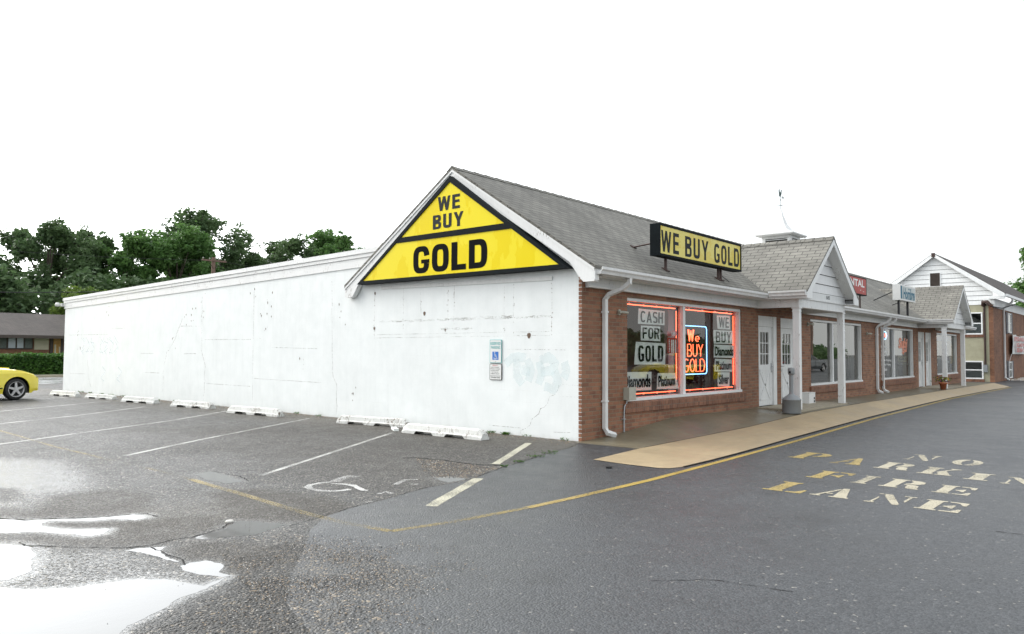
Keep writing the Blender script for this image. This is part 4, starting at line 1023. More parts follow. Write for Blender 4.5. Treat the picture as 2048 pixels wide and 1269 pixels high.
# eaves: gutter, fascia, frieze
mb = MB()
def eave(x0, x1):
    d = dz(x1) - dz(x0); z = dz(x0)
    prof = [(-.50, 2.975), (-.50, 2.93), (-.475, 2.90), (-.46, 2.855), (-.36, 2.855), (-.36, 2.975), (-.372, 2.975), (-.372, 2.90), (-.47, 2.92), (-.488, 2.975)]
    vs = [(x0, y, zz + z) for y, zz in prof] + [(x1, y, zz + z + d) for y, zz in prof]; k = len(prof)
    mb.mesh(vs, [(i, (i + 1) % k, k + (i + 1) % k, k + i) for i in range(k)] + [tuple(range(k))[::-1], tuple(range(k, 2 * k))])
for ga, gb in ((-.10, 7.0), (10.72, 22.6), (26.42, LX + .25)): mb = MB(); eave(ga, gb); mb.build('gutter', M['gutter'], B)
for x0, x1 in ((0.1, 7.3), (10.5, 22.7), (26.3, LX)):
    mb = MB(); d = dz(x1) - dz(x0); z = dz(x0)
    mb.box(x0, x1, -.36, -.006, 2.84 + z, 2.90 + z, 0, d); mb.box(x0, x1, -.07, -.003, 2.70 + z, 2.838 + z, 0, d); mb.box(x0, x1, -.10, -.004, 2.66 + z, 2.698 + z, 0, d); mb.build('frieze', M['trim'], B)

# downspouts
def downspout(x, z0, dirx=.16, lab=None):
    mb = MB(); w = .042; zt = 2.86 + dz(x)
    path = [(x + .22, -.42, zt), (x + .22, -.42, zt - .09), (x + .16, -.30, zt - .2), (x + .05, -.1, zt - .29), (x, -.05, zt - .38), (x, -.05, z0 + .16), (x + .03, -.08, z0 + .08), (x + dirx, -.17, z0 + .03)]
    P = [Vector(p) for p in path]; rings = []
    for i, p in enumerate(P):
        t = (P[min(i + 1, len(P) - 1)] - P[max(i - 1, 0)]).normalized(); sx = Vector((1, 0, 0)); sx = (sx - t * sx.dot(t)).normalized(); sy = t.cross(sx).normalized()
        rings.append([p + sx * a * w + sy * b * w * .8 for a, b in ((-1, -1), (-.35, -.8), (.35, -.8), (1, -1), (1, 1), (-1, 1))])
    k = 6; vs = [q for R in rings for q in R]
    mb.mesh(vs, [(i * k + j, i * k + (j + 1) % k, (i + 1) * k + (j + 1) % k, (i + 1) * k + j) for i in range(len(P) - 1) for j in range(k)])
    mb.poly(rings[0]); 
    mb.box(x - .055, x + .055, -.092, -.001, z0 + .62, z0 + .65); mb.box(x - .055, x + .055, -.092, -.001, zt - .62, zt - .59)
    o = mb.build('downspout', M['gutter'], B); 
    e = MB(); R = rings[-1]; c = sum(R, Vector()) / 6; d = (P[-1] - P[-2]).normalized() * .002
    e.poly([c + (q - c) * .82 + d for q in R]); subpart(e, 'outlet', M['crack'], o)
    return o
downspout(.64, .03); downspout(17.25, .17); downspout(17.95, .17)

# porches
def porch(cx, half, zap, zeave, pyc, num):
    z0 = .2
    fy = -1.38; hb = 1.66
    bb = MB()       # beams, gable siding, ceiling
    bl, br = cx - hb, cx + hb; zb = 2.62 if num else 2.56
    bb.box(bl, br, -1.09, -.93, zb, zb + .20); bb.box(bl - .02, br + .02, -1.12, -.93, zb + .20, zb + .245)
    bb.box(bl, br, -1.105, -.93, zb + .245, zb + .40)
    for xx in (bl, br - .14): bb.box(xx, xx + .14, -.93, -.01, zb, zb + .20); bb.box(xx - (.02 if xx == bl else 0), xx + .14 + (.02 if xx != bl else 0), -.93, -.01, zb + .20, zb + .245); bb.box(xx, xx + .14, -.93, -.01, zb + .245, zb + .37)
    bb.box(bl + .14, br - .14, -.93, -.01, zb + .16, zb + .19)
    p = bb.build('porch', M['trim'], B)
    sd = MB(); sl = (zap - zeave) / half; z = zb + .40; row = .245; i = 0
    while z < zap - .15:
        zn = min(z + row, zap - .1); wa = min(hb, (zap - .06 - z) / sl); wb = max(0., (zap - .06 - zn) / sl); wb = min(hb, wb)
        y0, y1 = -1.10, -1.082
        sd.poly([(cx - wa, y0, z), (cx + wa, y0, z), (cx + wb, y1, zn), (cx - wb, y1, zn)])
        sd.poly([(cx - wa, y0, z), (cx - wa, y1 + .01, z + .001), (cx + wa, y1 + .01, z + .001), (cx + wa, y0, z)][::-1]); z = zn
    subpart(sd, 'gable_siding', M['siding'], p)
    dk = MB(); z = zb + .40 + row
    while z < zap - .2:
        wa = min(hb, (zap - .08 - z) / sl); dk.box(cx - wa, cx + wa, -1.093, -1.08, z - .011, z - .001); z += row
    dk.box(bl, br, -1.104, -1.085, zb + .401, zb + .409)
    subpart(dk, 'siding_groove', M['crack'], p)
    # roof with rake boards and soffit, running back into the main slope
    rf = MB(); t = .05
    for s in (-1, 1):
        def yb(z): return RIDGE_Y - (RIDGE_Z + dz(cx) - z) / SL + .25
        P0 = (cx, fy, zap); P1 = (cx + s * half, fy, zeave); P2 = (cx + s * half, max(yb(zeave), -.3), zeave); P3 = (cx, yb(zap), zap)
        vs = [P0, P1, P2, P3] + [(a, b, c - t) for a, b, c in (P0, P1, P2, P3)]
        F = [(0, 1, 2, 3), (7, 6, 5, 4), (0, 4, 5, 1), (1, 5, 6, 2), (2, 6, 7, 3), (3, 7, 4, 0)]
        if s < 0: F = [f[::-1] for f in F]
        F = [f[::-1] for f in F]
        if (Vector(P1) - Vector(P0)).cross(Vector(P2) - Vector(P1)).z * (1 if s > 0 else -1) > 0: pass
        rf.mesh(vs, F)
    k = 14; yend = RIDGE_Y - (RIDGE_Z + dz(cx) - zap) / SL
    for i in range(k):
        ya = fy + (yend - fy) * i / k; yb2 = fy + (yend - fy) * (i + 1) / k - .006
        for s in (-1, 1):
            q = [(cx, ya, zap + .022), (cx, yb2, zap + .012), (cx + s * .13, yb2, zap - sl * .13 + .008), (cx + s * .13, ya, zap - sl * .13 + .016)]
            rf.poly(q if s < 0 else q[::-1])
    ro = subpart(rf, 'porch_roof', M['shingle2'], p)
    rb = MB()
    for s in (-1, 1):
        d = Vector((s * half, 0, zeave - zap)); 
        P = [(cx, fy + .005, zap - .05), (cx + s * half, fy + .005, zeave - .05), (cx + s * half, fy + .005, zeave - .16), (cx + s * (half - .3), fy + .005, zeave - .16), (cx + s * (half - .42), fy + .005, zeave - .05 + .0), (cx, fy + .005, zap - .22)]
        P = [(cx, fy + .005, zap - .05), (cx + s * half, fy + .005, zeave - .05), (cx + s * half, fy + .005, zeave - .19), (cx + s * (half - .34), fy + .005, zeave - .19), (cx + s * (half - .36), fy + .005, zeave - .19 + .22), (cx, fy + .005, zap - .20)]
        rb.prism(P, (0, .03, 0))
        Q = [(cx, fy + .035, zap - .17), (cx + s * (half - .2), fy + .035, zeave - .17 + .2 * sl), (cx + s * (half - .2), -1.09, zeave - .17 + .2 * sl), (cx, -1.09, zap - .17)]
        rb.prism(Q, (0, 0, -.012))
        rb.box(min(cx + s * half, cx + s * (half - .34)) + .002, max(cx + s * half, cx + s * (half - .34)) - .002, fy + .036, -.3, zeave - .188, zeave - .165)
        rb.box(min(cx + s * half, cx + s * (half - .03)), max(cx + s * half, cx + s * (half - .03)), fy + .036, -.35, zeave - .164, zeave - .052)
    subpart(rb, 'rake_board', M['trim_old'], p)
    gt = MB()
    for s in (-1,):
        xo = cx + s * (half + .10); xi = cx + s * (half - .01)
        prof = [(xi, zeave - .01), (xo, zeave - .01), (xo, zeave - .05), (xo + .025, zeave - .08), (xo + .035, zeave - .13), (xi, zeave - .13)]
        vs = [(a, fy + .02, b) for a, b in prof] + [(a, -.49, b + .0) for a, b in prof]; kk = len(prof)
        gt.mesh(vs, [(i, (i + 1) % kk, kk + (i + 1) % kk, kk + i)[::-1] for i in range(kk)] + [tuple(range(kk)), tuple(range(kk, 2 * kk))[::-1]])
    subpart(gt, 'gutter', M['gutter'], p)
    for px in pyc:
        po = MB(); w = .075
        po.box(px - w, px + w, -1.0 - w, -1.0 + w, .19, zb - .03); po.box(px - w - .02, px + w + .02, -1.0 - w - .02, -1.0 + w + .02, zb - .03, zb - .001); po.box(px - w - .012, px + w + .012, -1.0 - w - .012, -1.0 + w + .012, zb - .10, zb - .085)
        subpart(po, 'post', M['trim_old'] if num else M['trim_old'], p)
    if num:
        nb = MB(); put_text(nb, num, (9.03, -1.108, zb + .285), FU, FV, .27, .085, .01); put_text(nb, 'TAX', (9.02, -1.1085, zb + .255), FU, FV, .2, .022, 0)
        nb2 = MB(); put_text(nb2, num, (9.03, -1.108, zb + .28), FU, FV, .27, .09, .01); subpart(nb2, 'house_number', M['ink2'], p)
    return p
porch(8.85, 1.9, 4.44, 3.0, (7.31, 10.48), '505')
porch(24.5, 1.9, 4.30, 2.89, (22.75, 26.2), None)

# cupola with weather vane
cb = MB(); cx0, cx1, cy0, cy1 = 16.25, 17.15, 2.5, 3.55; zt = 5.76; z0 = 4.8
cb.box(cx0 + .04, cx1 - .04, cy0 + .04, cy1 - .04, z0, zt - .02, 1)
for x in (cx0, cx1 - .12):
    for y in (cy0, cy1 - .12): cb.box(x, x + .12, y, y + .12, z0, zt)
cb.box(cx0 + .12, cx1 - .12, cy0, cy0 + .05, zt - .09, zt); cb.box(cx0, cx0 + .05, cy0 + .12, cy1 - .12, zt - .09, zt)
for k in range(7):
    z = 5.1 + k * .085
    cb.poly([(cx0 + .12, cy0 - .0, z), (cx1 - .12, cy0, z), (cx1 - .12, cy0 + .06, z + .055), (cx0 + .12, cy0 + .06, z + .055)])
    cb.poly([(cx0, cy0 + .12, z), (cx0, cy1 - .12, z), (cx0 + .06, cy1 - .12, z + .055), (cx0 + .06, cy0 + .12, z + .055)][::-1])
cu = cb.build('cupola', [M['trim'], M['dark']], B)
cp = MB(); mx, my = (cx0 + cx1) / 2, (cy0 + cy1) / 2
prof = [(.66, zt), (.70, zt + .04), (.70, zt + .075), (.50, zt + .12), (.32, zt + .25), (.18, zt + .48), (.08, zt + .78), (.03, zt + 1.0), (.0, zt + 1.02)]
for (ra, za), (rb_, zb_) in zip(prof, prof[1:]):
    for sx, sy in ((1, 0), (0, 1), (-1, 0), (0, -1)):
        tx, ty = -sy, sx
        q = [(mx + sx * ra - tx * ra, my + sy * ra - ty * ra, za), (mx + sx * ra + tx * ra, my + sy * ra + ty * ra, za), (mx + sx * rb_ + tx * rb_, my + sy * rb_ + ty * rb_, zb_), (mx + sx * rb_ - tx * rb_, my + sy * rb_ - ty * rb_, zb_)]
        cp.poly(q)
cp.poly([(mx - .66, my - .66, zt), (mx - .66, my + .66, zt), (mx + .66, my + .66, zt), (mx + .66, my - .66, zt)])
subpart(cp, 'cupola_roof', M['white'], cu)
wv = MB(); vz = zt + 1.0
wv.tube([(mx, my, vz), (mx, my, vz + .68)], .008, 6); wv.tube([(mx - .14, my + .0, vz + .18), (mx + .14, my, vz + .18)], .007, 6); wv.tube([(mx, my - .14, vz + .18), (mx, my + .14, vz + .18)], .007, 6)
wv.lathe((mx, my, vz + .38), [(0, -.03), (.03, 0), (0, .03)], 8)
wv.tube([(mx - .2, my, vz + .5), (mx + .28, my, vz + .5)], .008, 6)
wv.prism([(mx + .2, my, vz + .56), (mx + .33, my, vz + .5), (mx + .2, my, vz + .44)], (0, .01, 0))
wv.prism([(mx - .12, my, vz + .52), (mx - .16, my, vz + .70), (mx - .10, my, vz + .78), (mx - .05, my, vz + .66), (mx + .02, my, vz + .64), (mx + .06, my, vz + .76), (mx + .12, my, vz + .78), (mx + .10, my, vz + .62), (mx + .04, my, vz + .55), (mx, my, vz + .5)], (0, .012, 0))
subpart(wv, 'weather_vane', M['copper'], cu)

# small wall fittings
def seclight(x, z, y=-.0):
    mb = MB(); mb.box(x - .03, x + .03, -.03, -.001, z - .05, z + .05); mb.tube([(x, -.03, z), (x + .02, -.09, z), (x + .12, -.13, z - .01)], .026, 8); mb.tube([(x, -.03, z), (x - .04, -.08, z)], .022, 8)
    mb.build('wall_fitting', M['boxgrey'], B)
for x, z in ((1.15, 2.27), (16.25, 2.20), (10.78, 2.35)): seclight(x, z)

# ------------------------------------------------------------------ things on the building
def lettered(name, root, items, m):
    for it in items:
        mb = MB(); put_text(mb, *it[0], **it[1]); mb.build(name, M[m], root)

# triangular gable sign
T = thing('gable_sign', 'large yellow triangular sign with black WE BUY GOLD lettering filling the gable', 'sign', (-.2, 3.0, 3.0))
mb = MB(); xf, xb = -.235, -.025
AP = (3.035, 5.005); BL = (5.93, 3.0); BR = (.14, 2.985)
def fr_poly(pts, x0, x1): mb.prism([(x0, a, b) for a, b in pts], (x1 - x0, 0, 0))
yAP = (3.045, 4.885); yBL = (5.74, 3.065); yBR = (.33, 3.055); mL, mR = (4.60, 3.86), (1.50, 3.86)
fr_poly([BL, AP, yAP, yBL], xf, xb); fr_poly([AP, BR, yBR, yAP], xf, xb); fr_poly([BR, BL, yBL, yBR], xf, xb)
fr_poly([(4.49, 3.91), (1.60, 3.91), (1.42, 3.795), (4.69, 3.805)], xf + .004, xb)
mb.build('frame', M['signframe'], T)
mb = MB()
mb.poly([(xf + .02, 4.55, 3.88), (xf + .02, 1.55, 3.88), (xf + .02, 3.045, 4.90)])
mb.poly([(xf + .02, 5.78, 3.04), (xf + .02, .28, 3.04), (xf + .02, 1.40, 3.81), (xf + .02, 4.70, 3.81)])
mb.build('sign_face', M['yellow'], T)
mb = MB(); mb.prism([(xb, BL[0], BL[1]), (xb, AP[0], AP[1]), (xb, BR[0], BR[1])], (.003, 0, 0)); mb.build('backing', M['signframe'], T)
X = xf + .0165
for wd, yy, zz, ww in (('WE', 3.385, 4.335, .62), ('BUY', 3.525, 3.98, .86)):
    mb = MB(); cond(mb, wd, (X, yy, zz), SU, SV, ww, .285, .34, .20); mb.build('lettering', M['ink2'], T)
mb = MB(); heavy(mb, 'GOLD', (X, 4.10, 3.12), SU, SV, 2.07, .555); mb.build('lettering', M['ink'], T)

# roof box sign
T = thing('roof_sign', 'long yellow and black WE BUY GOLD box sign standing on the roof', 'sign', (4.1, -.1, 3.4))
mb = MB(); x0, x1, y0, y1, z0, z1 = 2.28, 6.0, -.21, 0., 3.425, 4.055; d = -.022
mb.box(x0, x1, y0, y1, z0, z1, 0, d); mb.box(x0, x1, y0 - .012, y0 - .0005, z1 - .045, z1 + .004, 0, d); mb.box(x0, x1, y0 - .012, y0 - .0005, z0 - .004, z0 + .04, 0, d)
mb.box(x0, x0 + .03, y0 - .012, y0 - .0005, z0 + .04, z1 - .045); mb.box(x1 - .06, x1, y0 - .012, y0 - .0005, z0 + .04 + d, z1 - .045 + d)
mb.build('sign_case', M['signframe'], T)
mb = MB(); mb.poly([(x0 + .03, y0 - .004, z0 + .04), (x1 - .06, y0 - .004, z0 + .04 + d), (x1 - .06, y0 - .004, z1 - .045 + d), (x0 + .03, y0 - .004, z1 - .045)]); mb.build('sign_face', M['yellowbox'], T)
for wd, xx, zz, ww in (('WE', 2.34, 3.505, .71), ('BUY', 3.31, 3.50, 1.04), ('GOLD', 4.62, 3.495, 1.26)):
    mb = MB(); cond(mb, wd, (xx, y0 - .006, zz), FU, FV, ww, .42, .30, .17, .30); mb.build('lettering', M['ink2'], T)
for px in (2.72, 5.05, 5.17):
    mb = MB(); mb.box(px - .022, px + .022, -.12, -.076, roofz(px, -.1) - .01, z0 + .01); mb.obox((px, -.1, roofz(px, -.1) + .012), (.06, 0, 0), (0, .06, .038), (0, -.006, .01)); mb.build('post', M['rust'], T)
for px in (2.55, 5.4):
    mb = MB(); mb.tube([(px, -.0, 3.72), (px + .35, .74, roofz(px, .74) + .02)], .018, 8); mb.obox((px + .35, .76, roofz(px, .76) + .01), (.05, 0, 0), (0, .05, .032), (0, -.006, .01)); mb.build('brace', M['rust'], T)
mb = MB(); mb.tube([(5.2, -.02, 3.5), (5.35, .0, 3.3), (5.5, -.15, roofz(5.5, -.15) + .01)], .008, 6); mb.build('cable', M['blackmetal'], T)

# red sign
T = thing('roof_sign', 'faded red sign with white capitals ending in TAL half hidden behind the first porch gable', 'sign', (13.7, -.3, 3.3))
mb = MB(); x0, x1, y0, y1, z0, z1 = 12.3, 14.86, -.42, -.3, 3.35, 3.90; mb.box(x0, x1, y0, y1, z0, z1); mb.build('sign_case', M['signframe'], T)
mb = MB(); mb.poly([(x0 + .04, y0 - .002, z0 + .03), (x1 - .06, y0 - .002, z0 + .03), (x1 - .06, y0 - .002, z1 - .03), (x0 + .04, y0 - .002, z1 - .03)]); mb.build('sign_face', M['redsign'], T)
lettered('lettering', T, [(('NTAL', (13.22, y0 - .004, 3.60), FU, FV, 1.40, .22), dict(bold=.03)), (("' -", (14.2, y0 - .004, 3.46), FU, FV, .40, .05), dict(bold=.02))], 'white')
for px in (12.8, 14.4):
    mb = MB(); mb.box(px - .02, px + .02, -.37, -.33, roofz(px, -.35) - .01, z0); mb.build('post', M['rust'], T)

# white hair salon sign
T = thing('roof_sign', 'white box sign with blue script lettering standing on black legs on the roof', 'sign', (19.7, -.3, 3.4))
mb = MB(); x0, x1, y0, y1, z0, z1 = 18.70, 20.82, -.45, -.2, 3.445, 4.01; mb.box(x0, x1, y0, y1, z0, z1); mb.build('sign_case', M['white'], T)
mb = MB(); mb.poly([(x0 + .05, y0 - .003, z0 + .05), (x1 - .07, y0 - .003, z0 + .05), (x1 - .07, y0 - .003, z1 - .05), (x0 + .05, y0 - .003, z1 - .05)]); mb.build('sign_face', m_plain('sign_pale_face', (.52, .57, .56), .4, .12, 3), T)
mb = MB(); mb.poly([(x0 + .06, y0 - .004, z0 + .05), (x0 + .26, y0 - .004, z0 + .05), (x0 + .26, y0 - .004, z1 - .05), (x0 + .06, y0 - .004, z1 - .05)]); mb.build('picture_strip', M['bluegrey'], T)
lettered('lettering', T, [(('Hombre', (19.08, y0 - .005, 3.50), FU, FV, 1.62, .42), dict(bold=.03, italic=.25)), (('salon', (19.75, y0 - .005, 3.86), FU, FV, .36, .07), dict(bold=.01))], 'bluegrey')
for px in (18.95, 20.15):
    mb = MB(); mb.box(px - .035, px + .035, -.37, -.30, roofz(px, -.33) - .01, z0); mb.build('post', M['blackmetal'], T)
mb = MB(); mb.tube([(19.0, -.2, 3.80), (18.75, .45, roofz(18.75, .45) + .01)], .02, 8); mb.build('brace', M['blackmetal'], T)
mb = MB(); mb.tube([(20.7, -.2, 3.60), (20.8, .35, roofz(20.8, .35) + .01)], .02, 8); mb.build('brace', M['blackmetal'], T)
# small spotlight on the roof beside the porch
T = thing('roof_spotlight', 'small grey spotlight on the roof beside the first porch gable', 'lamp', (15.3, -.15, 3.1))
mb = MB(); mb.lathe((12.05, -.45, 3.06 + dz(12)), [(0, .16), (.04, .16), (.05, .1), (.10, 0), (.09, -.01), (0, .0)], 12); mb.build('lamp_shade', M['canplastic'], T)
mb = MB(); mb.tube([(12.05, -.45, 3.2), (12.08, -.38, 3.26), (12.1, -.25, roofz(12, -.25) + .0)], .015, 8); mb.build('bracket', M['blackmetal'], T)

# parking signs on the side wall
def plate(root, ya, yb, z0, z1, x, m, mborder, r=.02):
    def rr(a0, a1, b0, b1, q):
        pts = []
        for cx, cy, s in ((a0 - q, b1 - q, 0), (a1 + q, b1 - q, 1), (a1 + q, b0 + q, 2), (a0 - q, b0 + q, 3)):
            for k in range(5):
                an = PI / 2 * (s + k / 4); pts.append((cx + q * math.cos(an), cy + q * math.sin(an)))
        return pts
    mb = MB(); mb.prism([(x, a, b) for a, b in rr(ya, yb, z0, z1, r)], (.01, 0, 0)); mb.build('border', M[mborder], root)
    mb = MB(); e = .009; mb.poly([(x - .001, a, b) for a, b in rr(ya - e, yb + e, z0 + e, z1 - e, r * .8)][::-1]); o = mb.build('plate', M[m], root)
    if o.data.polygons[0].normal.x > 0: o.data.flip_normals()
T = thing('parking_sign', 'white RESERVED PARKING sign with blue wheelchair symbol on the white side wall', 'sign', (0, 1.98, 1.32))
plate(T, 2.13, 1.83, 1.32, 1.76, -.02, 'white', 'teal')
lettered('lettering', T, [(('RESERVED', (-.0225, 2.11, 1.66), SU, SV, .26, .055), dict(bold=.02)), (('PARKING', (-.0225, 2.095, 1.585), SU, SV, .23, .055), dict(bold=.02))], 'teal')
mb = MB(); mb.poly([(-.0225, 2.06, 1.38), (-.0225, 1.905, 1.38), (-.0225, 1.905, 1.535), (-.0225, 2.06, 1.535)][::1]); mb.build('symbol_panel', M['blue'], T)
mb = MB(); NX = (-1, 0, 0); q = lambda P, w: mb.strip([(-.024, a, b) for a, b in P], w, nrm=NX)
q([(1.988 - .035 * math.cos(t), 1.43 + .035 * math.sin(t)) for t in [PI * (1.05 + k * .13) for k in range(11)]][::1], .011)
q([(1.998, 1.50), (1.992, 1.445), (1.96, 1.443), (1.942, 1.408), (1.925, 1.412)], .012); q([(1.995, 1.475), (1.965, 1.472)], .01)
mb.poly([(-.024, 2.0 + .011 * math.cos(t), 1.517 + .011 * math.sin(t)) for t in [k * PI / 5 for k in range(10)]])
mb.build('wheelchair_symbol', M['white'], T)
mb = MB(); mb.lathe((-.024, 1.98, 1.735), [(0, 0), (.006, 0)], 8); mb.build('bolt', M['ink2'], T); mb = MB(); mb.box(-.026, -.0215, 1.975, 1.985, 1.34, 1.35); mb.build('bolt', M['ink2'], T)
T = thing('penalty_sign', 'small white penalty sign with black border just under the wheelchair sign', 'sign', (0, 1.98, 1.0))
plate(T, 2.13, 1.825, 1.0, 1.305, -.02, 'white', 'ink')
lettered('lettering', T, [(('PENALTY', (-.0225, 2.05, 1.262), SU, SV, .13, .024), dict(bold=.01))], 'red')
lettered('lettering', T, [(('$250 1ST OFFENSE', (-.0225, 2.09, 1.228), SU, SV, .2, .016), dict(bold=.01)), (('SUBSEQUENT OFFENSES', (-.0225, 2.11, 1.198), SU, SV, .25, .016), dict(bold=.01)), (('$250 MIN. AND/OR', (-.0225, 2.09, 1.168), SU, SV, .2, .016), dict(bold=.01)),
  (('UP TO 90 DAYS', (-.0225, 2.07, 1.138), SU, SV, .16, .016), dict(bold=.01)), (('COMMUNITY SERVICE', (-.0225, 2.1, 1.108), SU, SV, .22, .016), dict(bold=.01)), (('TOW-AWAY ZONE', (-.0225, 2.1, 1.035), SU, SV, .23, .026), dict(bold=.015))], 'ink')
mb = MB(); mb.box(-.0225, -.0212, 1.84, 2.115, 1.075, 1.08); mb.build('rule', M['ink'], T)
# floodlight at the far end of the wall
T = thing('corner_lamp', 'small white lamp on the far top corner of the white wall', 'lamp', (-.05, 23.8, 3.2))
mb = MB(); mb.box(-.12, -.02, 23.80, 23.9, 3.14, 3.26); mb.build('bracket', M['trim'], T)
mb = MB(); mb.lathe((-.24, 23.85, 3.2), [(0, .08), (.06, .07), (.09, 0), (.07, -.06), (0, -.07)], 12); mb.build('lamp_head', M['white'], T)

# electric box and conduit by window 1
T = thing('electrical_box', 'beige electrical box with thin conduit on the brick below the neon window', 'electrical box', (1.4, -.05, .6))
mb = MB(); mb.box(1.315, 1.545, -.12, -.001, .655, .885); mb.box(1.308, 1.552, -.128, -.12, .648, .892); mb.build('box', M['boxgrey'], T)
mb = MB(); mb.tube([(1.36, -.05, .655), (1.36, -.045, .60), (1.31, -.03, .54), (1.30, -.025, .38), (1.30, -.025, .07)], .014, 8); mb.build('conduit', M['conduit'], T)
mb = MB(); mb.box(1.25, 1.33, -.045, -.001, .30, .315); mb.build('strap', M['conduit'], T)

# papers in window 1 (inside the glass)
def paper(label, txt, quad, m='paper', ink='ink', bold=.03, italic=0., pad=(.07, .12)):
    """quad: TL, TR, BR, BL in (x, z)"""
    T = thing('paper_sign', label, 'paper sign', (quad[3][0], .14, quad[3][1]), 'paper signs taped inside the neon shop window')
    mb = MB(); y = .150
    n = 6; rows = []
    for j in range(3):
        row = []
        for i in range(n + 1):
            u, v = i / n, j / 2
            a = (quad[0][0] * (1 - u) + quad[1][0] * u, quad[0][1] * (1 - u) + quad[1][1] * u); b = (quad[3][0] * (1 - u) + quad[2][0] * u, quad[3][1] * (1 - u) + quad[2][1] * u)
            p = (a[0] * (1 - v) + b[0] * v, a[1] * (1 - v) + b[1] * v); row.append((p[0], y + .004 * math.sin(u * 7 + v * 4), p[1]))
        rows.append(row)
    for j in range(2):
        for i in range(n): mb.poly([rows[j + 1][i], rows[j + 1][i + 1], rows[j][i + 1], rows[j][i]])
    mb.build('sheet', M[m], T)
    if txt:
        x0 = max(quad[0][0], quad[3][0]); x1 = min(quad[1][0], quad[2][0]); z0 = max(quad[3][1], quad[2][1]); z1 = min(quad[0][1], quad[1][1]); w, h = x1 - x0, z1 - z0
        mb = MB()
        if txt.isupper(): cond(mb, txt, (x0 + w * pad[0], .1425, z0 + h * pad[1]), FU, FV, w * (1 - 2 * pad[0]), h * (1 - 2 * pad[1]), .27 if txt != 'GOLD' else .34, .15)
        else: put_text(mb, txt, (x0 + w * pad[0], .1425, z0 + h * pad[1]), FU, FV, w * (1 - 2 * pad[0]), h * (1 - 2 * pad[1]), bold, italic=italic)
        mb.build('lettering', M[ink], T)
    return T
paper('white paper reading CASH at the top left of the neon window', 'CASH', [(2.10, 2.39), (3.12, 2.38), (3.10, 2.09), (2.07, 2.09)], ink='ink2', bold=.035)
paper('white paper reading FOR between CASH and GOLD', 'FOR', [(2.19, 2.06), (2.94, 2.06), (2.93, 1.76), (2.17, 1.77)], bold=.04)
paper('big white paper reading GOLD under the FOR paper', 'GOLD', [(2.0, 1.74), (3.15, 1.72), (3.12, 1.29), (1.93, 1.30)], bold=.05)
paper('low white paper reading Diamonds in the left corner of the neon window', 'Diamonds', [(1.52, 1.16), (2.59, 1.15), (2.57, .79), (1.52, .80)], bold=.03, pad=(.03, .14))
paper('low cut-corner paper reading Platinum left of the window mullion', 'Platinum', [(2.82, 1.12), (3.55, 1.11), (3.69, .78), (2.78, .80)], bold=.03, pad=(.03, .14))
paper('white paper reading WE at the top right of the neon window', 'WE', [(5.48, 2.39), (6.16, 2.40), (6.17, 2.08), (5.51, 2.08)], ink='ink2', bold=.02, pad=(.10, .12))
paper('white paper reading BUY below the WE paper', 'BUY', [(5.31, 2.05), (6.34, 2.05), (6.32, 1.74), (5.32, 1.74)], bold=.03, pad=(.1, .1))
paper('white paper reading Diamonds below the BUY paper on the right', 'Diamonds', [(5.33, 1.72), (6.36, 1.71), (6.36, 1.41), (5.31, 1.43)], bold=.03, pad=(.04, .12))
paper('white paper reading Platinum above the Silver paper', 'Platinum', [(5.38, 1.40), (6.26, 1.38), (6.27, 1.09), (5.34, 1.11)], bold=.03, pad=(.04, .12))
paper('white paper reading Silver at the bottom right of the neon window', 'Silver', [(5.52, 1.09), (6.14, 1.08), (6.11, .75), (5.50, .77)], bold=.03, pad=(.06, .14))
T = thing('price_poster', 'red and white price list poster beside the mullion of the neon window', 'poster', (3.4, .14, 1.5))
mb = MB(); mb.poly([(3.22, .15, 1.52), (3.64, .15, 1.52), (3.61, .15, 1.84), (3.22, .15, 1.84)]); mb.build('sheet', M['red'], T)
mb = MB()
for k in range(8):
    z = 1.545 + k * .034; mb.poly([(3.27, .146, z), (3.32, .146, z), (3.32, .146, z + .018), (3.27, .146, z + .018)])
for x in (3.37, 3.44, 3.53): mb.poly([(x, .146, 1.53), (x + .05, .146, 1.53), (x + .05, .146, 1.80), (x, .146, 1.80)])
mb.build('price_column', M['paper'], T)
mb = MB(); mb.prism([(3.21, .152, 1.87), (3.6, .152, 1.87), (3.64, .152, 1.98), (3.5, .152, 2.0), (3.3, .152, 1.96), (3.2, .152, 1.99)], (0, .003, 0)); mb.build('heading', M['rosy'], T)
mb = MB(); put_text(mb, 'UP!', (3.38, .147, 1.88), FU, FV, .16, .09, .03); mb.build('lettering', M['white'], T)

# neon border tubes of the window
def rect_tube(mb, x0, x1, z0, z1, y, r=.0095):
    e = .05
    mb.tube([(x0 + e, y, z1), (x1 - e, y, z1)], r, 6); mb.tube([(x1, y, z1 - e), (x1, y, z0 + e)], r, 6); mb.tube([(x1 - e, y, z0), (x0 + e, y, z0)], r, 6)
for i, (x0, x1, l) in enumerate(((1.55, 3.62, 'red neon tube bordering the left pane of the neon window'), (3.92, 6.36, 'red neon tube bordering the right pane of the neon window'))):
    T = thing('neon_border', l, 'neon light', (x0, .16, .72), 'neon tubes bordering the shop window')
    mb = MB(); rect_tube(mb, x0, x1, .735, 2.455, .165); mb.build('tube', M['neonred'], T)
    mb = MB()
    for k in range(4): xx = x0 + (x1 - x0) * (k + .5) / 4; mb.box(xx - .008, xx + .008, .165, .20, .70, .75); mb.box(xx - .008, xx + .008, .165, .20, 2.45, 2.49)
    mb.box(x1 + .012, x1 + .04, .165, .2, 1.2, 1.24); mb.build('clip', M['white'], T)
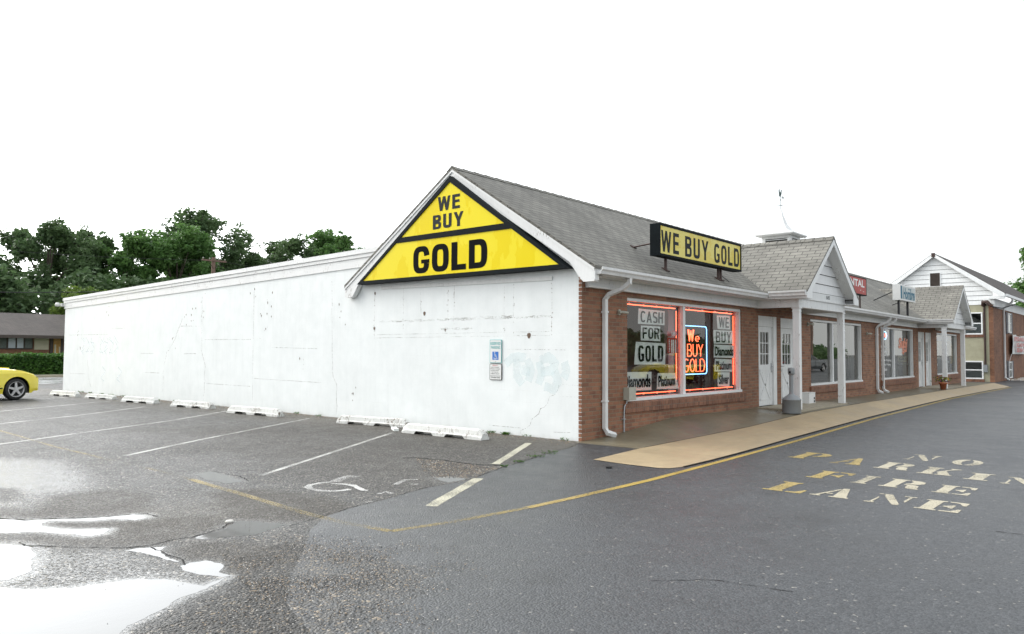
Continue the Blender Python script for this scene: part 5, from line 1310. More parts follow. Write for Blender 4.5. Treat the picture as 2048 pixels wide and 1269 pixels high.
# neon WE BUY GOLD
T = thing('neon_sign', 'red We BUY GOLD neon sign in a blue rounded neon outline', 'neon sign', (4.5, .16, 1.1))
def arcpts(cx, cz, r, a0, a1, n=6): return [(cx + r * math.cos(a0 + (a1 - a0) * k / n), .155, cz + r * math.sin(a0 + (a1 - a0) * k / n)) for k in range(n + 1)]
mb = MB(); x0, x1, z0, z1, q = 3.86, 4.98, 1.07, 2.11, .07
mb.tube([(x0, .155, z1)] + arcpts(x1 - q, z1 - q, q, PI / 2, 0) + arcpts(x1 - q, z0 + q, q, 0, -PI / 2) + [(x0, .155, z0)], .0095, 6); mb.build('outline_tube', M['neonblue'], T)
def stroke(mb, pts, ox, oz, sx, sz, r=.009): mb.tube([(ox + a * sx, .15, oz + b * sz) for a, b in pts], r, 6)
def el(cx, cy, rx, ry, a0, a1, n=10): return [(cx + rx * math.cos(math.radians(a0 + (a1 - a0) * k / n)), cy + ry * math.sin(math.radians(a0 + (a1 - a0) * k / n))) for k in range(n + 1)]
NG = {'W': [[(0, 1), (.25, 0), (.5, .9), (.75, 0), (1, 1)], [(.15, 1), (.33, .1), (.5, .75), (.68, .1), (.88, 1)]], 'e': [[(0.1, .35), (.9, .35)] + el(.5, .35, .4, .35, 0, 300, 10)], 'B': [[(0, 0), (0, 1), (.5, 1)] + el(.5, .76, .4, .24, 90, -90, 6) + [(0, .52)], [(.5, .5)] + el(.5, .25, .5, .25, 90, -90, 6) + [(0, 0)]],
      'U': [[(0, 1), (0, .3)] + el(.5, .3, .5, .3, 180, 360, 8) + [(1, 1)]], 'Y': [[(0, 1), (.5, .5), (1, 1)], [(.5, .5), (.5, 0)]], 'G': [el(.5, .5, .5, .5, 55, 320, 12) + [(.9, .45), (.5, .45)]], 'O': [el(.5, .5, .5, .5, 0, 360, 14)], 'L': [[(0, 1), (0, 0), (.9, 0)]], 'D': [[(0, 0), (0, 1), (.4, 1)] + el(.4, .5, .6, .5, 90, -90, 8) + [(0, 0)]]}
mb = MB()
for txt, xs_, w, z, hh in (('We', (4.10, 4.42), (.27, .22), 1.78, .25), ('BUY', (4.08, 4.33, 4.58), (.19, .18, .2), 1.455, .26), ('GOLD', (3.92, 4.19, 4.46, 4.66), (.22, .21, .16, .21), 1.125, .27)):
    for i, ch in enumerate(txt):
        for st in NG[ch]: stroke(mb, st, xs_[i], z, w[i], hh * (.62 if ch == 'e' else 1))
mb.build('letter_tube', M['neonred'], T)
mb = MB(); mb.box(3.9, 4.95, .2, .215, 1.06, 2.12, 0); mb.v = []; mb.f = []; mb.m = []; mb.sm = []
for x in (4.05, 4.8): mb.tube([(x, .185, 1.05), (x, .185, 2.13)], .006, 5)
mb.tube([(4.3, .185, 2.1), (4.25, .2, 2.5)], .005, 5); mb.build('support', M['blackmetal'], T)

# window 3 : round neon, window lettering, yellow card, boxes
T = thing('round_neon_sign', 'small red OPEN neon inside a blue ring in the third shop window', 'neon sign', (18.75, .15, 2.1))
mb = MB(); mb.tube([(18.95 + .24 * math.cos(t), .15, 2.19 + .14 * math.sin(t)) for t in [k * 2 * PI / 20 for k in range(21)]], .016, 6); mb.build('ring_tube', M['neonblue'], T)
mb = MB(); put_text(mb, 'OPEN', (18.72, .145, 2.13), FU, FV, .46, .12, .05); mb.build('letter_tube', M['neonred'], T)
T = thing('window_lettering', 'coral script lettering on the right pane of the third shop window', 'window lettering', (21, .14, 1.4))
mb = MB(); put_text(mb, 'Suki', (20.65, .12, 1.72), FU, FV, 1.3, .42, .06, italic=.2); mb.build('lettering', M['pink'], T); mb = MB(); put_text(mb, 'Spa', (21.1, .12, 1.48), (1, 0, .12), FV, .75, .22, .05, italic=.3); mb.build('lettering', M['pink'], T)
T = thing('window_lettering', 'rows of white service lettering on the left pane of the third shop window', 'window lettering', (18.6, .14, .9))
mb = MB()
for s, x, z, w in (('Massage', 18.35, 1.72, .9), ('Therapeutic', 18.35, 1.56, .9), ('Relaxation & Up', 18.3, 1.42, .95), ('Skin & Waxing', 18.3, 1.24, 1.3), ('Full Body Waxing', 18.3, 1.08, 1.25), ('Nails', 18.62, .92, .45)): mb = MB(); put_text(mb, s, (x, .12, z), FU, FV, w, .10, .02); mb.build('lettering', M['white'], T)
T = thing('window_card', 'pale yellow card with dark lettering low in the third shop window', 'card', (21.3, .14, 1.2))
mb = MB(); mb.poly([(20.65, .15, 1.22), (22.0, .15, 1.22), (22.0, .15, 1.44), (20.65, .15, 1.44)]); mb.build('sheet', m_plain('pale_yellow', (.55, .52, .28), .5, .1, 5), T)
mb = MB(); put_text(mb, 'NAILS', (20.8, .146, 1.27), FU, FV, 1.05, .11, .03); mb.build('lettering', M['ink2'], T)
T = thing('window_strip', 'white lettered strip under the yellow card in the third shop window', 'sign', (21.3, .14, 1.1))
mb = MB(); put_text(mb, 'Tanning Beds', (20.55, .146, 1.10), FU, FV, 1.5, .07, .03); mb.build('lettering', M['white'], T)
T = thing('display_box', 'tan cardboard box on the floor inside the third shop window', 'box', (18.9, .5, .6)); mb = MB(); mb.box(18.3, 18.75, .3, .6, .6, .86); mb.build('carton', M['stoop'], T); mb = MB(); mb.box(18.28, 18.77, .29, .61, .86, .875); mb.build('lid', M['tan'], T)
# window 4
T = thing('yellow_banner', 'tall yellow pointed-oval banner in the last shop window', 'banner', (30, .15, 1.1))
mb = MB(); mb.prism([(29.95 + .34 * math.cos(t), .16, 1.55 + .5 * math.sin(t)) for t in [k * PI / 8 for k in range(16)]], (0, .02, 0)); mb.build('cloth', M['yel2'], T)
T = thing('window_poster', 'blue and white poster strip across the top of the last shop window', 'poster', (27, .15, 2.1))
mb = MB(); mb.box(26.42, 29.7, .15, .155, 2.12, 2.30); mb.build('sheet', M['blue2'], T)
for k, (x, z, w) in enumerate(((26.6, 1.95, .9), (26.8, 1.72, .7), (26.5, 1.45, .9), (26.9, 1.3, 1.2), (26.6, 1.0, .6), (28.9, 1.9, .6), (29.1, 1.4, .5), (28.8, 1.1, .7))): mb = MB(); mb.box(x, x + w, .16, .165, z, z + .10); mb.build('notice', M['paper'], T)

# cigarette receptacle
T = thing('cigarette_receptacle', 'grey plastic cigarette bin with a thin neck by the first porch post', 'ash bin', (7.0, -1.0, .17))
cx, cy = 6.86, -1.02
mb = MB(); mb.lathe((cx, cy, .15), [(0, 0), (.20, 0), (.212, .02), (.205, .30), (.215, .305), (.215, .325), (.195, .34), (.12, .40), (.065, .435), (.062, .44)], 28); mb.build('base', M['canplastic'], T)
mb = MB(); mb.lathe((cx, cy, .15), [(.060, .43), (.048, .50), (.048, .90)], 18); mb.build('neck', M['canplastic'], T)
mb = MB(); mb.lathe((cx, cy, .15), [(.048, .88), (.072, .90), (.078, .94), (.078, 1.02), (.066, 1.045), (0, 1.05)], 18); mb.build('cap', M['canplastic'], T)
mb = MB(); mb.box(cx - .09, cx - .077, cy - .02, cy + .02, 1.07, 1.12); mb.build('ash_opening', M['crack'], T)
# white box
T = thing('white_box', 'white cardboard box under the second shop window beside the porch', 'box', (9.75, -.35, .2))
mb = MB(); mb.box(9.60, 10.05, -.45, -.22, .19, .49); mb.build('carton', M['white'], T)
mb = MB(); mb.box(9.592, 10.058, -.458, -.212, .49, .50); mb.build('lid', M['white'], T)
mb = MB(); mb.box(9.94, 10.02, -.452, -.4505, .23, .29); mb.box(9.94, 10.02, -.452, -.4505, .31, .37); mb.build('stamp', M['ink2'], T)
# flower pot
T = thing('flower_pot', 'terracotta pot of yellow and purple flowers beside the second porch post', 'flower pot', (21.9, -1.03, .18))
px, py = 22.15, -1.05
mb = MB(); mb.lathe((px, py, .17), [(0, 0), (.085, 0), (.125, .22), (.15, .22), (.15, .28), (.13, .28), (.12, .24), (0, .24)], 18); mb.build('pot', M['terra'], T)
r = random.Random(2); lf = MB(); f1 = MB(); f2 = MB()
for _ in range(160):
    a, b, c = px + r.gauss(0, .13), py + r.gauss(0, .13), .17 + .3 + r.uniform(0, .18); s = .035; d = Vector((r.uniform(-1, 1), r.uniform(-1, 1), r.uniform(-.4, 1))).normalized() * s; e = d.cross(Vector((r.random(), r.random(), r.random()))).normalized() * s * .6
    p = Vector((a, b, c)); t = lf if r.random() < .62 else (f1 if a > px - .05 else f2)
    t.poly([p - d, p - e, p + d, p + e])
lf.build('leaves', M['weed'], T); f1.build('blossoms', M['flower'], T); f2.build('blossoms', M['flower2'], T)

# wheel stops -----------------------------------------------------------
def wheel_stop(label, a, b, seed, w=.17, hgt=.15, old=0., ang=None):
    """a,b: ends of the front lower edge; long axis a->b"""
    a = Vector((*a, 0)); b = Vector((*b, 0)); L = (b - a).length; u = (b - a).normalized(); v = Vector((-u.y, u.x, 0))
    if v.x < 0: v = -v
    n = 36; r = random.Random(seed); rows = []
    prof = [(0, .0), (.0, .045), (.02, .06), (.035, .125), (.055, .14), (.125, .14), (.145, .125), (.16, .06), (.18, .045), (.18, 0)]
    for i in range(n + 1):
        t = i / n; s = t * L
        end = min(t, 1 - t) * L; k = min(1, end / .09); k = .62 + .38 * k
        notch = any(abs(t - c) < .11 for c in (.30, .69))
        row = []
        for (q, z) in prof:
            zz = z * k * hgt / .14
            if notch and z < .045: zz = .045 * hgt / .14
            nz = noise.noise(Vector((s * 9 + seed * 7, q * 40, z * 40))) * .003 + noise.noise(Vector((s * 30 + seed, q * 90, z * 70))) * .002 + old * noise.noise(Vector((s * 16 + seed, q * 30, 1))) * .02
            row.append(a + u * s + v * (q * w / .15 + (nz if q < .09 else -nz)) + Vector((0, 0, max(0.001, zz + nz * (z > .04)))))
        rows.append(row)
    mb = MB(); k = len(prof); vs = [p for R in rows for p in R]
    F = [(i * k + j, i * k + j + 1, (i + 1) * k + j + 1, (i + 1) * k + j) for i in range(n) for j in range(k - 1)] + [tuple(range(k)), tuple(range(n * k, n * k + k))[::-1]]
    mb.mesh(vs, F)
    o = mb.build('wheel_stop', M['conc_block'], None, **tg(label, 'wheel stop', 'concrete wheel stops along the white wall'))
    o.data.polygons[0].normal
    c = (a + b) / 2 + v * .09
    return o
wheel_stop('nearest white wheel stop, below the wheelchair sign', (-1.161, 3.321), (-1.07, 1.366), 1, .19, .18)
wheel_stop('second nearest wheel stop, the one closest to the wall with a wrapper at its end', (-.86, 5.75), (-.50, 3.98), 2, .17, .17)
wheel_stop('third nearest wheel stop, clean white with two dark notches', (-1.068, 9.9), (-.889, 7.96), 3, .18, .18)
wheel_stop('fourth nearest wheel stop, badly flaked and spotted with one broken end', (-1.005, 13.002), (-.79, 11.3), 4, .18, .17, 1.)
wheel_stop('fifth nearest wheel stop, between the flaked one and the farther ones', (-1.17, 15.78), (-.93, 14.2), 5, .18, .17)
wheel_stop('sixth nearest wheel stop, low and mostly grey white near the far wall end', (-1.21, 18.4), (-.98, 16.9), 6, .17, .14)
wheel_stop('farthest wheel stop, close to the yellow car nose', (-1.461, 20.692), (-1.26, 19.05), 7, .18, .17)

# ================================================================== CARS
def make_car(name, label, paint, L, W, H, kind, group=None):
    """nose at +x, right side at -y, origin on the ground at the centre"""
    T = thing(name, label, 'car', (0, 0, 0), group)
    wb = L * .57; xf, xr = wb / 2 + L * .05, -wb / 2 + L * .05; R = .325; ar = R + .055
    hw = W / 2
    # side profiles: belt (shoulder) height and roof height along x
    if kind == 'coupe': top = [(-L/2, .74), (-L/2 + .12, .93), (-L/2 + .55, .96), (-1.0, 1.20), (-.55, 1.33), (.1, 1.35), (.45, 1.25), (.95, .98), (1.35, .945), (1.7, .90), (L/2 - .22, .78), (L/2 - .06, .66), (L/2, .52)]
    elif kind == 'hatch': top = [(-L/2, .8), (-L/2 + .08, 1.0), (-L/2 + .3, 1.35), (-1.2, 1.5), (.1, 1.5), (.5, 1.38), (1.05, 1.02), (1.6, .93), (L/2 - .15, .78), (L/2, .55)]
    else: top = [(-L/2, .75), (-L/2 + .1, 1.0), (-L/2 + .6, 1.04), (-1.3, 1.15), (-.85, 1.42), (.1, 1.45), (.5, 1.36), (1.05, 1.03), (1.6, .95), (L/2 - .2, .8), (L/2, .55)]
    belt = .93 if kind != 'coupe' else .90
    xs = sorted(set([round(-L/2 + L * i / 60, 3) for i in range(61)] + [round(xx + ar * math.cos(k * PI / 10), 3) for xx in (xf, xr) for k in range(11)]))
    rows = []
    for x in xs:
        zt = interp(x, top); e = min(L/2 - x, x + L/2)
        half = hw * (1 - .16 * max(0, 1 - e / .55) ** 2.2) - (.10 if e < .001 else 0)
        zl = .20 if e > .3 else .26
        for xx in (xf, xr):
            d = ar * ar - (x - xx) ** 2
            if d > 0: zl = max(zl, R + math.sqrt(d))
        zb = min(belt, zt - .02)
        cab = max(0, (zt - belt)) 
        inn = half - .02
        hr = half * .72 if cab > .08 else half * .86
        row = [(half - .03, zl), (half - .005, max(zl, .34)), (half, max(zl + .005, .50)), (half - .012, max(zl + .01, .66)), (half - .02, max(zl + .02, min(.80, zb - .04))), (half - .06, max(zb, zl + .03)), ]
        if cab > .03: row += [(half - .07 - (half - .07 - hr) * .5, zb + (zt - zb) * .5 - .0), (hr, zt - .045), (hr * .8, zt)]
        else: row += [(half * .86, zt - .012), (half * .7, zt - .004), (half * .5, zt)]
        row += [(half * .3 if cab < .03 else hr * .4, zt + (.012 if cab < .03 else .012)), (0, zt + .016)]
        rows.append((x, row, cab, zl))
    k = len(rows[0][1]); body = MB(); glass = MB()
    for i in range(len(rows) - 1):
        (xa, A, ca, _), (xb, Bq, cb_, _) = rows[i], rows[i + 1]
        for s in (-1, 1):
            for j in range(k - 1):
                q = [(xa, s * A[j][0], A[j][1]), (xb, s * Bq[j][0], Bq[j][1]), (xb, s * Bq[j + 1][0], Bq[j + 1][1]), (xa, s * A[j + 1][0], A[j + 1][1])]
                if s > 0: q = q[::-1]
                gl = (j in (5, 6) and ca > .12 and cb_ > .12 and abs(xa + .05) > .03) or (j >= 7 and (ca > .03 or cb_ > .03) and abs(A[-1][1] - Bq[-1][1]) > .012 * (xb - xa) / .05 and max(ca, cb_) < .48)
                (glass if gl else body).poly(q, 0, True)
        # underside
        body.poly([(xa, -A[0][0], A[0][1]), (xa, A[0][0], A[0][1]), (xb, Bq[0][0], Bq[0][1]), (xb, -Bq[0][0], Bq[0][1])], 1)
    for e in (0, -1):
        x, A, _, _ = rows[e]; pts = [(x, -a, b) for a, b in A] + [(x, a, b) for a, b in A[::-1]]
        body.poly(pts if e == 0 else pts[::-1], 0, True)
    for xx in (xf, xr):          # dark wheel wells
        for s in (-1, 1):
            arc = [(xx + ar * math.cos(k_ * PI / 10), R + ar * math.sin(k_ * PI / 10)) for k_ in range(11)]
            for (x0_, z0_), (x1_, z1_) in zip(arc, arc[1:]): body.poly([(x0_, s * (hw - .04), z0_), (x1_, s * (hw - .04), z1_), (x1_, s * (hw - .34), z1_), (x0_, s * (hw - .34), z0_)], 1)
            body.poly([(a_, s * (hw - .34), b_) for a_, b_ in arc] , 1)
    bo = body.build('body', [paint, M['blackmetal']], T)
    gm_ = glass.build('window', M['carglass'], T)
    for xx in (xf, xr):
        for s in (-1, 1):
            w = MB(); yo = s * (hw - .03); yi = s * (hw - .24); n = 28
            prof = [(.215, 0), (.235, .0), (.30, .004), (R - .012, .018), (R, .05), (R, .17), (R - .02, .21), (.2, .21)]
            vs = []
            for rr_, dd in prof:
                for j in range(n): an = 2 * PI * j / n; vs.append((xx + rr_ * math.cos(an), yo - s * dd, R + rr_ * math.sin(an)))
            F = [(i * n + j, i * n + (j + 1) % n, (i + 1) * n + (j + 1) % n, (i + 1) * n + j) for i in range(len(prof) - 1) for j in range(n)]
            w.mesh(vs, F, 0, True); wo = w.build('wheel', M['rubber'], T)
            rm = MB(); vs = []
            for rr_, dd in ((.236, .002), (.218, -.004), (.21, .02), (.20, .12)):
                for j in range(n): an = 2 * PI * j / n; vs.append((xx + rr_ * math.cos(an), yo - s * dd, R + rr_ * math.sin(an)))
            rm.mesh(vs, [(i * n + j, i * n + (j + 1) % n, (i + 1) * n + (j + 1) % n, (i + 1) * n + j) for i in range(3) for j in range(n)], 0, True)
            for q_ in range(5):
                an = 2 * PI * q_ / 5 + .35; d = Vector((math.cos(an), 0, math.sin(an))); t = Vector((-math.sin(an), 0, math.cos(an))); c = Vector((xx, yo - s * .012, R))
                rm.poly([c + d * .02 - t * .04, c + d * .205 - t * .026, c + d * .205 + t * .026, c + d * .02 + t * .04]); rm.poly([c + d * .02 + t * .04, c + d * .205 + t * .026, c + d * .205 - t * .026, c + d * .02 - t * .04][::1] and [c + d * .02 - t * .04 + Vector((0, -s * .03, 0)), c + d * .205 - t * .026 + Vector((0, -s * .03, 0)), c + d * .205 + t * .026 + Vector((0, -s * .03, 0)), c + d * .02 + t * .04 + Vector((0, -s * .03, 0))])
            rm.poly([(xx + .05 * math.cos(2 * PI * j / 10), yo - s * .008, R + .05 * math.sin(2 * PI * j / 10)) for j in range(10)])
            subpart(rm, 'rim', M['alloy'], wo)
            dk = MB(); dk.poly([(xx + .21 * math.cos(2 * PI * j / 16), yo - s * .11, R + .21 * math.sin(2 * PI * j / 16)) for j in range(16)]); subpart(dk, 'brake_disc', M['blackmetal'], wo)
    for s in (-1, 1):
        h = MB(); xh = L/2 - .20
        h.prism([(xh - .10, s * (hw - .075), .60), (xh + .14, s * (hw - .17), .60), (xh + .10, s * (hw - .16), .69), (xh - .13, s * (hw - .075), .745)], (0, s * .03, 0)); h.build('headlight', M['lamp'], T)
        t = MB(); t.box(-L/2 - .012, -L/2 + .1, min(s * (hw - .5), s * (hw - .13)), max(s * (hw - .5), s * (hw - .13)), .70, .83); t.build('tail_light', M['taillight'], T)
        d = MB(); d.strip([(xf - ar - .03, s * (hw + .003), .37), (0, s * (hw + .004), .37), (xr + ar + .05, s * (hw + .003), .37)], .035, nrm=(0, s, 0)); 
        if kind == 'coupe': d.build('side_stripe', M['ink'], T)
        else: d.build('side_moulding', M['ink'], T)
        g_ = MB(); g_.box(.28, .30, min(s * (hw - .01), s * (hw + .002)), max(s * (hw - .01), s * (hw + .002)), .40, .88); g_.build('door_gap', M['ink'], T)
    if kind == 'coupe':
        sc = MB(); sc.prism([(1.25, -.32, .95), (1.62, -.30, .93), (1.62, .30, .93), (1.25, .32, .95)], (0, 0, .035)); sc.build('hood_scoop', paint, T)
        ml = MB()
        for s in (-1, 1): ml.obox((.55, s * (hw + .07), .98), (.09, 0, 0), (0, .07, 0), (.01, 0, .05))
        ml.build('mirror', paint, T)
    return T
car = make_car('parked_car', 'yellow sports coupe with five spoke wheels nosing in at the left edge', M['yellowcar'], 4.6, 1.83, 1.36, 'coupe')
ANG = math.radians(12)
xf = 4.6 * .57 / 2 + 4.6 * .05
wheel = Vector((-3.02, 18.62)); off = Vector((xf * math.cos(ANG) + (.9) * math.sin(ANG), xf * math.sin(ANG) - .9 * math.cos(ANG)))
car.location = (wheel.x - off.x, wheel.y - off.y, 0); car.rotation_euler.z = ANG
yc = make_car('parked_car', 'yellow hatchback parked across the lot, seen mirrored in the neon window', M['yellowcar'], 4.3, 1.75, 1.5, 'hatch')
yc.location = (24.2, -11.2, 0); yc.rotation_euler.z = math.radians(222)
sdn = make_car('parked_car', 'dark sedan parked across the lot, seen mirrored in the second shop window', M['darkcar'], 4.7, 1.8, 1.45, 'sedan')
sdn.location = (54, -15.5, 0); sdn.rotation_euler.z = math.radians(10)

# ================================================================== TREES
def leafcard(mb, p, s, r, m=0):
    d = Vector((r.gauss(0, 1), r.gauss(0, 1), r.gauss(0, .6))).normalized(); e = d.cross(Vector((r.gauss(0, 1), r.gauss(0, 1), r.gauss(0, 1)))).normalized()
    a = p - d * s; b = p + e * s * .45; c = p + d * s; f = p - e * s * .45
    mb.poly([a, b, c, f], m)
def tree(label, x, y, h, rad, crown_lo, leaf, seed, airy=.0, trunk=.22, group='trees beyond the road', leafs=.2, clumps=70, per=110):
    r = random.Random(seed)
    T = thing('tree', label, 'tree', (x, y, 0), group)
    tr = MB(); lo = crown_lo; cz = (h + lo) / 2; hz = (h - lo) / 2
    top = Vector((x + r.uniform(-.4, .4), y, h * .8)); base = Vector((x, y, -.1)); mid = base.lerp(top, .45) + Vector((r.uniform(-.3, .3), r.uniform(-.3, .3), 0))
    tr.tube([base, base.lerp(mid, .5), mid, mid.lerp(top, .5), top], [trunk * 1.3, trunk, trunk * .8, trunk * .5, trunk * .2], 8)
    # boughs: a handful of big lobes, each carrying its own clumps
    lobes = []
    nl = 13 + int(rad)
    for i in range(nl):
        a = i * 2.399 + r.uniform(-.4, .4); zz = -0.75 + 1.7 * (i + .5) / nl; q = math.sqrt(max(.05, 1 - min(.98, abs(zz) ** 2.4))) * r.uniform(.55, .86)
        c = Vector((x + math.cos(a) * rad * q, y + math.sin(a) * rad * q, cz + min(zz, .80) * hz * r.uniform(.9, 1.0)))
        lr = rad * r.uniform(.26, .42); lobes.append((c, lr))
        st = base.lerp(top, max(.25, min(.95, (c.z - 1.2) / h * .85))); m2 = st.lerp(c, .55) + Vector((0, 0, .2))
        tr.tube([st, m2, c], [trunk * .4, trunk * .22, trunk * .08], 5)
        for _ in range(3):
            e2 = c + Vector((r.gauss(0, lr * .5), r.gauss(0, lr * .5), r.uniform(0, lr * .8))); tr.tube([c, e2], [trunk * .1, trunk * .03], 4)
    tr.build('trunk', M['bark'], T)
    cr = MB(); tot = 0
    for (c, lr) in lobes:
        k = int(clumps / nl * r.uniform(.8, 1.2))
        for _ in range(k):
            d = Vector((r.gauss(0, 1), r.gauss(0, 1), r.gauss(.25, .8))).normalized() * lr * r.uniform(.55, 1.12)
            cc = c + d; cc.z = min(cc.z, h - .25); cs = lr * r.uniform(.2, .4) * (1 - airy * .3)
            for _ in range(int(per * r.uniform(.6, 1.2))):
                e = Vector((r.gauss(0, 1), r.gauss(0, 1), r.gauss(0, .55))).normalized() * cs * (r.random() ** .45)
                leafcard(cr, cc + e, leafs * r.uniform(.5, 1.15), r)
        if airy < .9:
            for _ in range(int(per * 14 * (1 - airy))):
                e = Vector((r.gauss(0, 1), r.gauss(0, 1), r.gauss(0, .8))).normalized() * lr * .8 * (r.random() ** .4)
                leafcard(cr, c + e, leafs * 1.35, r)
    cr.build('crown', M[leaf], T)
    return T
# positions in metres; heights from the photograph
tree('dark broad tree at the far left with a rounded airy top', 14.3, 70, 13.2, 4.4, 1.5, 'leaf_dark', 11, .15, .3, leafs=.19, clumps=299, per=50)
tree('dark tree with a thin feathery top right of the leftmost tree', 18.0, 73, 13.6, 3.4, 3.0, 'leaf_dark', 12, .35, .3, leafs=.20, clumps=204, per=43)
tree('mid green bushy tree above the far end of the white wall', 20.6, 68, 12.8, 4.2, 1.2, 'leaf_mid', 13, .0, leafs=.19, clumps=252, per=50)
tree('dense bright green dome-shaped tree in the middle of the group', 24.6, 66, 13.6, 4.4, 1.2, 'leaf_mid', 14, .0, leafs=.19, clumps=345, per=52)
tree('tallest tree with an open see-through crown behind the utility pole', 30.6, 73, 17.0, 5.4, 3.5, 'leaf_dark', 15, .4, .35, leafs=.20, clumps=360, per=45)
tree('low dark tree right of the tallest tree', 36.2, 74, 13.0, 3.6, 2.0, 'leaf_dark', 16, .1, leafs=.20, clumps=216, per=45)
tree('short dark bushy tree filling the gap before the loose airy tree', 38.6, 76, 13.2, 3.2, 2.0, 'leaf_mid', 26, .2, leafs=.20, clumps=170, per=42)
tree('loose airy tree with sky gaps left of the gable', 41.3, 73, 15.6, 4.2, 4.0, 'leaf_dark', 17, .45, .3, leafs=.20, clumps=228, per=43)
tree('broad green tree closest to the yellow gable sign', 47.2, 72, 16.9, 5.2, 3.5, 'leaf_mid', 18, .25, .3, leafs=.20, clumps=360, per=48)
tree('small yellowish tree just above the corner of the white wall', 12.8, 56, 6.3, 3.0, 1.0, 'leaf_yel', 19, .0, .15, leafs=.12, clumps=150, per=40)
tree('dark tree standing low behind the left end of the brown roof', 7.0, 66, 8.4, 4.2, .6, 'leaf_dark', 20, .0, leafs=.20, clumps=204, per=45)
tree('tree with sparse leaves rising behind the dark roof at the right edge', 107.5, 2.6, 16.2, 5.2, 5.0, 'leaf_mid', 21, .3, .4, leafs=.22, clumps=260, per=46)
r = random.Random(31); mb = MB()
for _ in range(20000):
    x = r.uniform(3, 54); top = 4.4 + 1.6 * noise.noise(Vector((x * .3, 2, 5))) + 1.2 * noise.noise(Vector((x * .9, 7, 5))) + (3.8 if 16 < x < 36 else 3.0)
    leafcard(mb, Vector((x, 64 + r.gauss(0, 1.2), r.uniform(0, 1) ** .7 * top)), .28, r)
mb.build('undergrowth', M['leaf_dark'], None, kind='stuff')
# woods across the street behind the photographer, mirrored in the shop windows
r = random.Random(37); mb = MB()
for _ in range(22000):
    t = r.random(); x = 40 + 180 * t; y = -38 - 30 * t + r.gauss(0, 2); top = 3.3 - .3 * t + 1.3 * noise.noise(Vector((x * .09, 1, 2))) + 1.2 * noise.noise(Vector((x * .35, 4, 2)))
    leafcard(mb, Vector((x, y, r.random() ** .7 * top)), .5, r)
mb.build('distant_wood', M['leaf_dark'], None, kind='stuff')

# hedge
H = thing('hedge', 'clipped green hedge along the road in front of the brown house', 'hedge', (0, 42, 0))
r = random.Random(41); mb = MB()
for _ in range(26000):
    x = r.uniform(-6, 12); f = r.random()
    zt = 1.18 + .10 * noise.noise(Vector((x * .8, 1, 1))) + .06 * noise.noise(Vector((x * 3, 1, 1)))
    if f < .62: p = Vector((x, 41.3 + r.gauss(0, .07) + .12 * noise.noise(Vector((x * 2, 3, r.random()))), r.uniform(.02, zt)))
    else: p = Vector((x, r.uniform(41.3, 42.3), zt + r.gauss(0, .05)))
    leafcard(mb, p, r.uniform(.05, .10), r)
mb.build('foliage', M['hedge'], H)
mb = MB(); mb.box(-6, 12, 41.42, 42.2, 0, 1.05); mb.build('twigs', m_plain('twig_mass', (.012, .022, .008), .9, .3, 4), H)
mb = MB(); mb.poly([(-60, 38.85, .10), (90, 38.85, .10), (90, 49, .12), (-60, 49, .12)]); struct(mb, 'verge', m_plain('verge_grass', (.07, .10, .035), .9, .4, 5))

# brown house
T = thing('brown_house', 'low brown house with dark shingle roof and cream panels behind the hedge', 'house', (6, 50, 0))
mb = MB(); hx0, hx1 = -8, 16
mb.poly([(hx0, 50, 0), (hx1, 50, 0), (hx1, 50, 2.5), (hx0, 50, 2.5)]); mb.poly([(hx1, 50, 0), (hx1, 56, 0), (hx1, 56, 2.5), (hx1, 53, 3.8), (hx1, 50, 2.5)]); mb.poly([(hx0, 50, 0), (hx0, 56, 0), (hx0, 56, 2.5), (hx0, 53, 3.8), (hx0, 50, 2.5)]); mb.build('wall', M['brick2'], T)
mb = MB(); mb.prism([(hx0 - .5, 48.8, 2.42), (hx0 - .5, 53, 4.02), (hx0 - .5, 57, 2.42), (hx0 - .5, 57, 2.30), (hx0 - .5, 53, 3.88), (hx0 - .5, 48.8, 2.24)], (hx1 - hx0 + 1, 0, 0)); mb.build('roof', M['shingle_brown'], T)
mb = MB(); mb.box(hx0 - .5, hx1 + .5, 48.74, 48.8, 2.24, 2.44); mb.build('fascia', M['brownwood'], T)
for x0, x1 in ((7.15, 8.02), (8.98, 10.2)):
    mb = MB(); mb.box(x0, x1, 49.95, 49.995, 1.5, 2.42); mb.build('cream_panel', M['creamwall'], T)
mb = MB(); mb.box(5.0, 7.05, 49.9, 49.99, 1.52, 2.45); w = mb.build('window', M['brownwood'], T)
mb = MB()
for a, b in ((5.02, 5.5), (6.58, 6.98)): mb.box(a, b, 49.87, 49.895, 1.6, 2.4)
subpart(mb, 'curtain', M['curtain'], w)
mb = MB()
for a, b in ((5.62, 6.02), (6.12, 6.48)): mb.box(a, b, 49.87, 49.895, 1.6, 2.4)
subpart(mb, 'pane', M['pane_bright'], w)
mb = MB(); mb.box(8.1, 8.9, 49.9, 49.99, .9, 2.45); d = mb.build('door', M['brownwood'], T)
mb = MB(); mb.box(8.28, 8.72, 49.87, 49.895, 1.2, 2.3); subpart(mb, 'pane', M['ambers'], d)
mb = MB(); mb.box(8.34, 8.44, 49.85, 49.868, 1.25, 1.85); mb.box(8.62, 8.70, 49.85, 49.868, 1.25, 1.7); subpart(mb, 'handle', M['creamwall'], d)
mb = MB(); mb.box(hx0, 6.9, 49.9, 49.98, 1.05, 1.2); mb.build('planter_shadow_board', M['brownwood'], T)

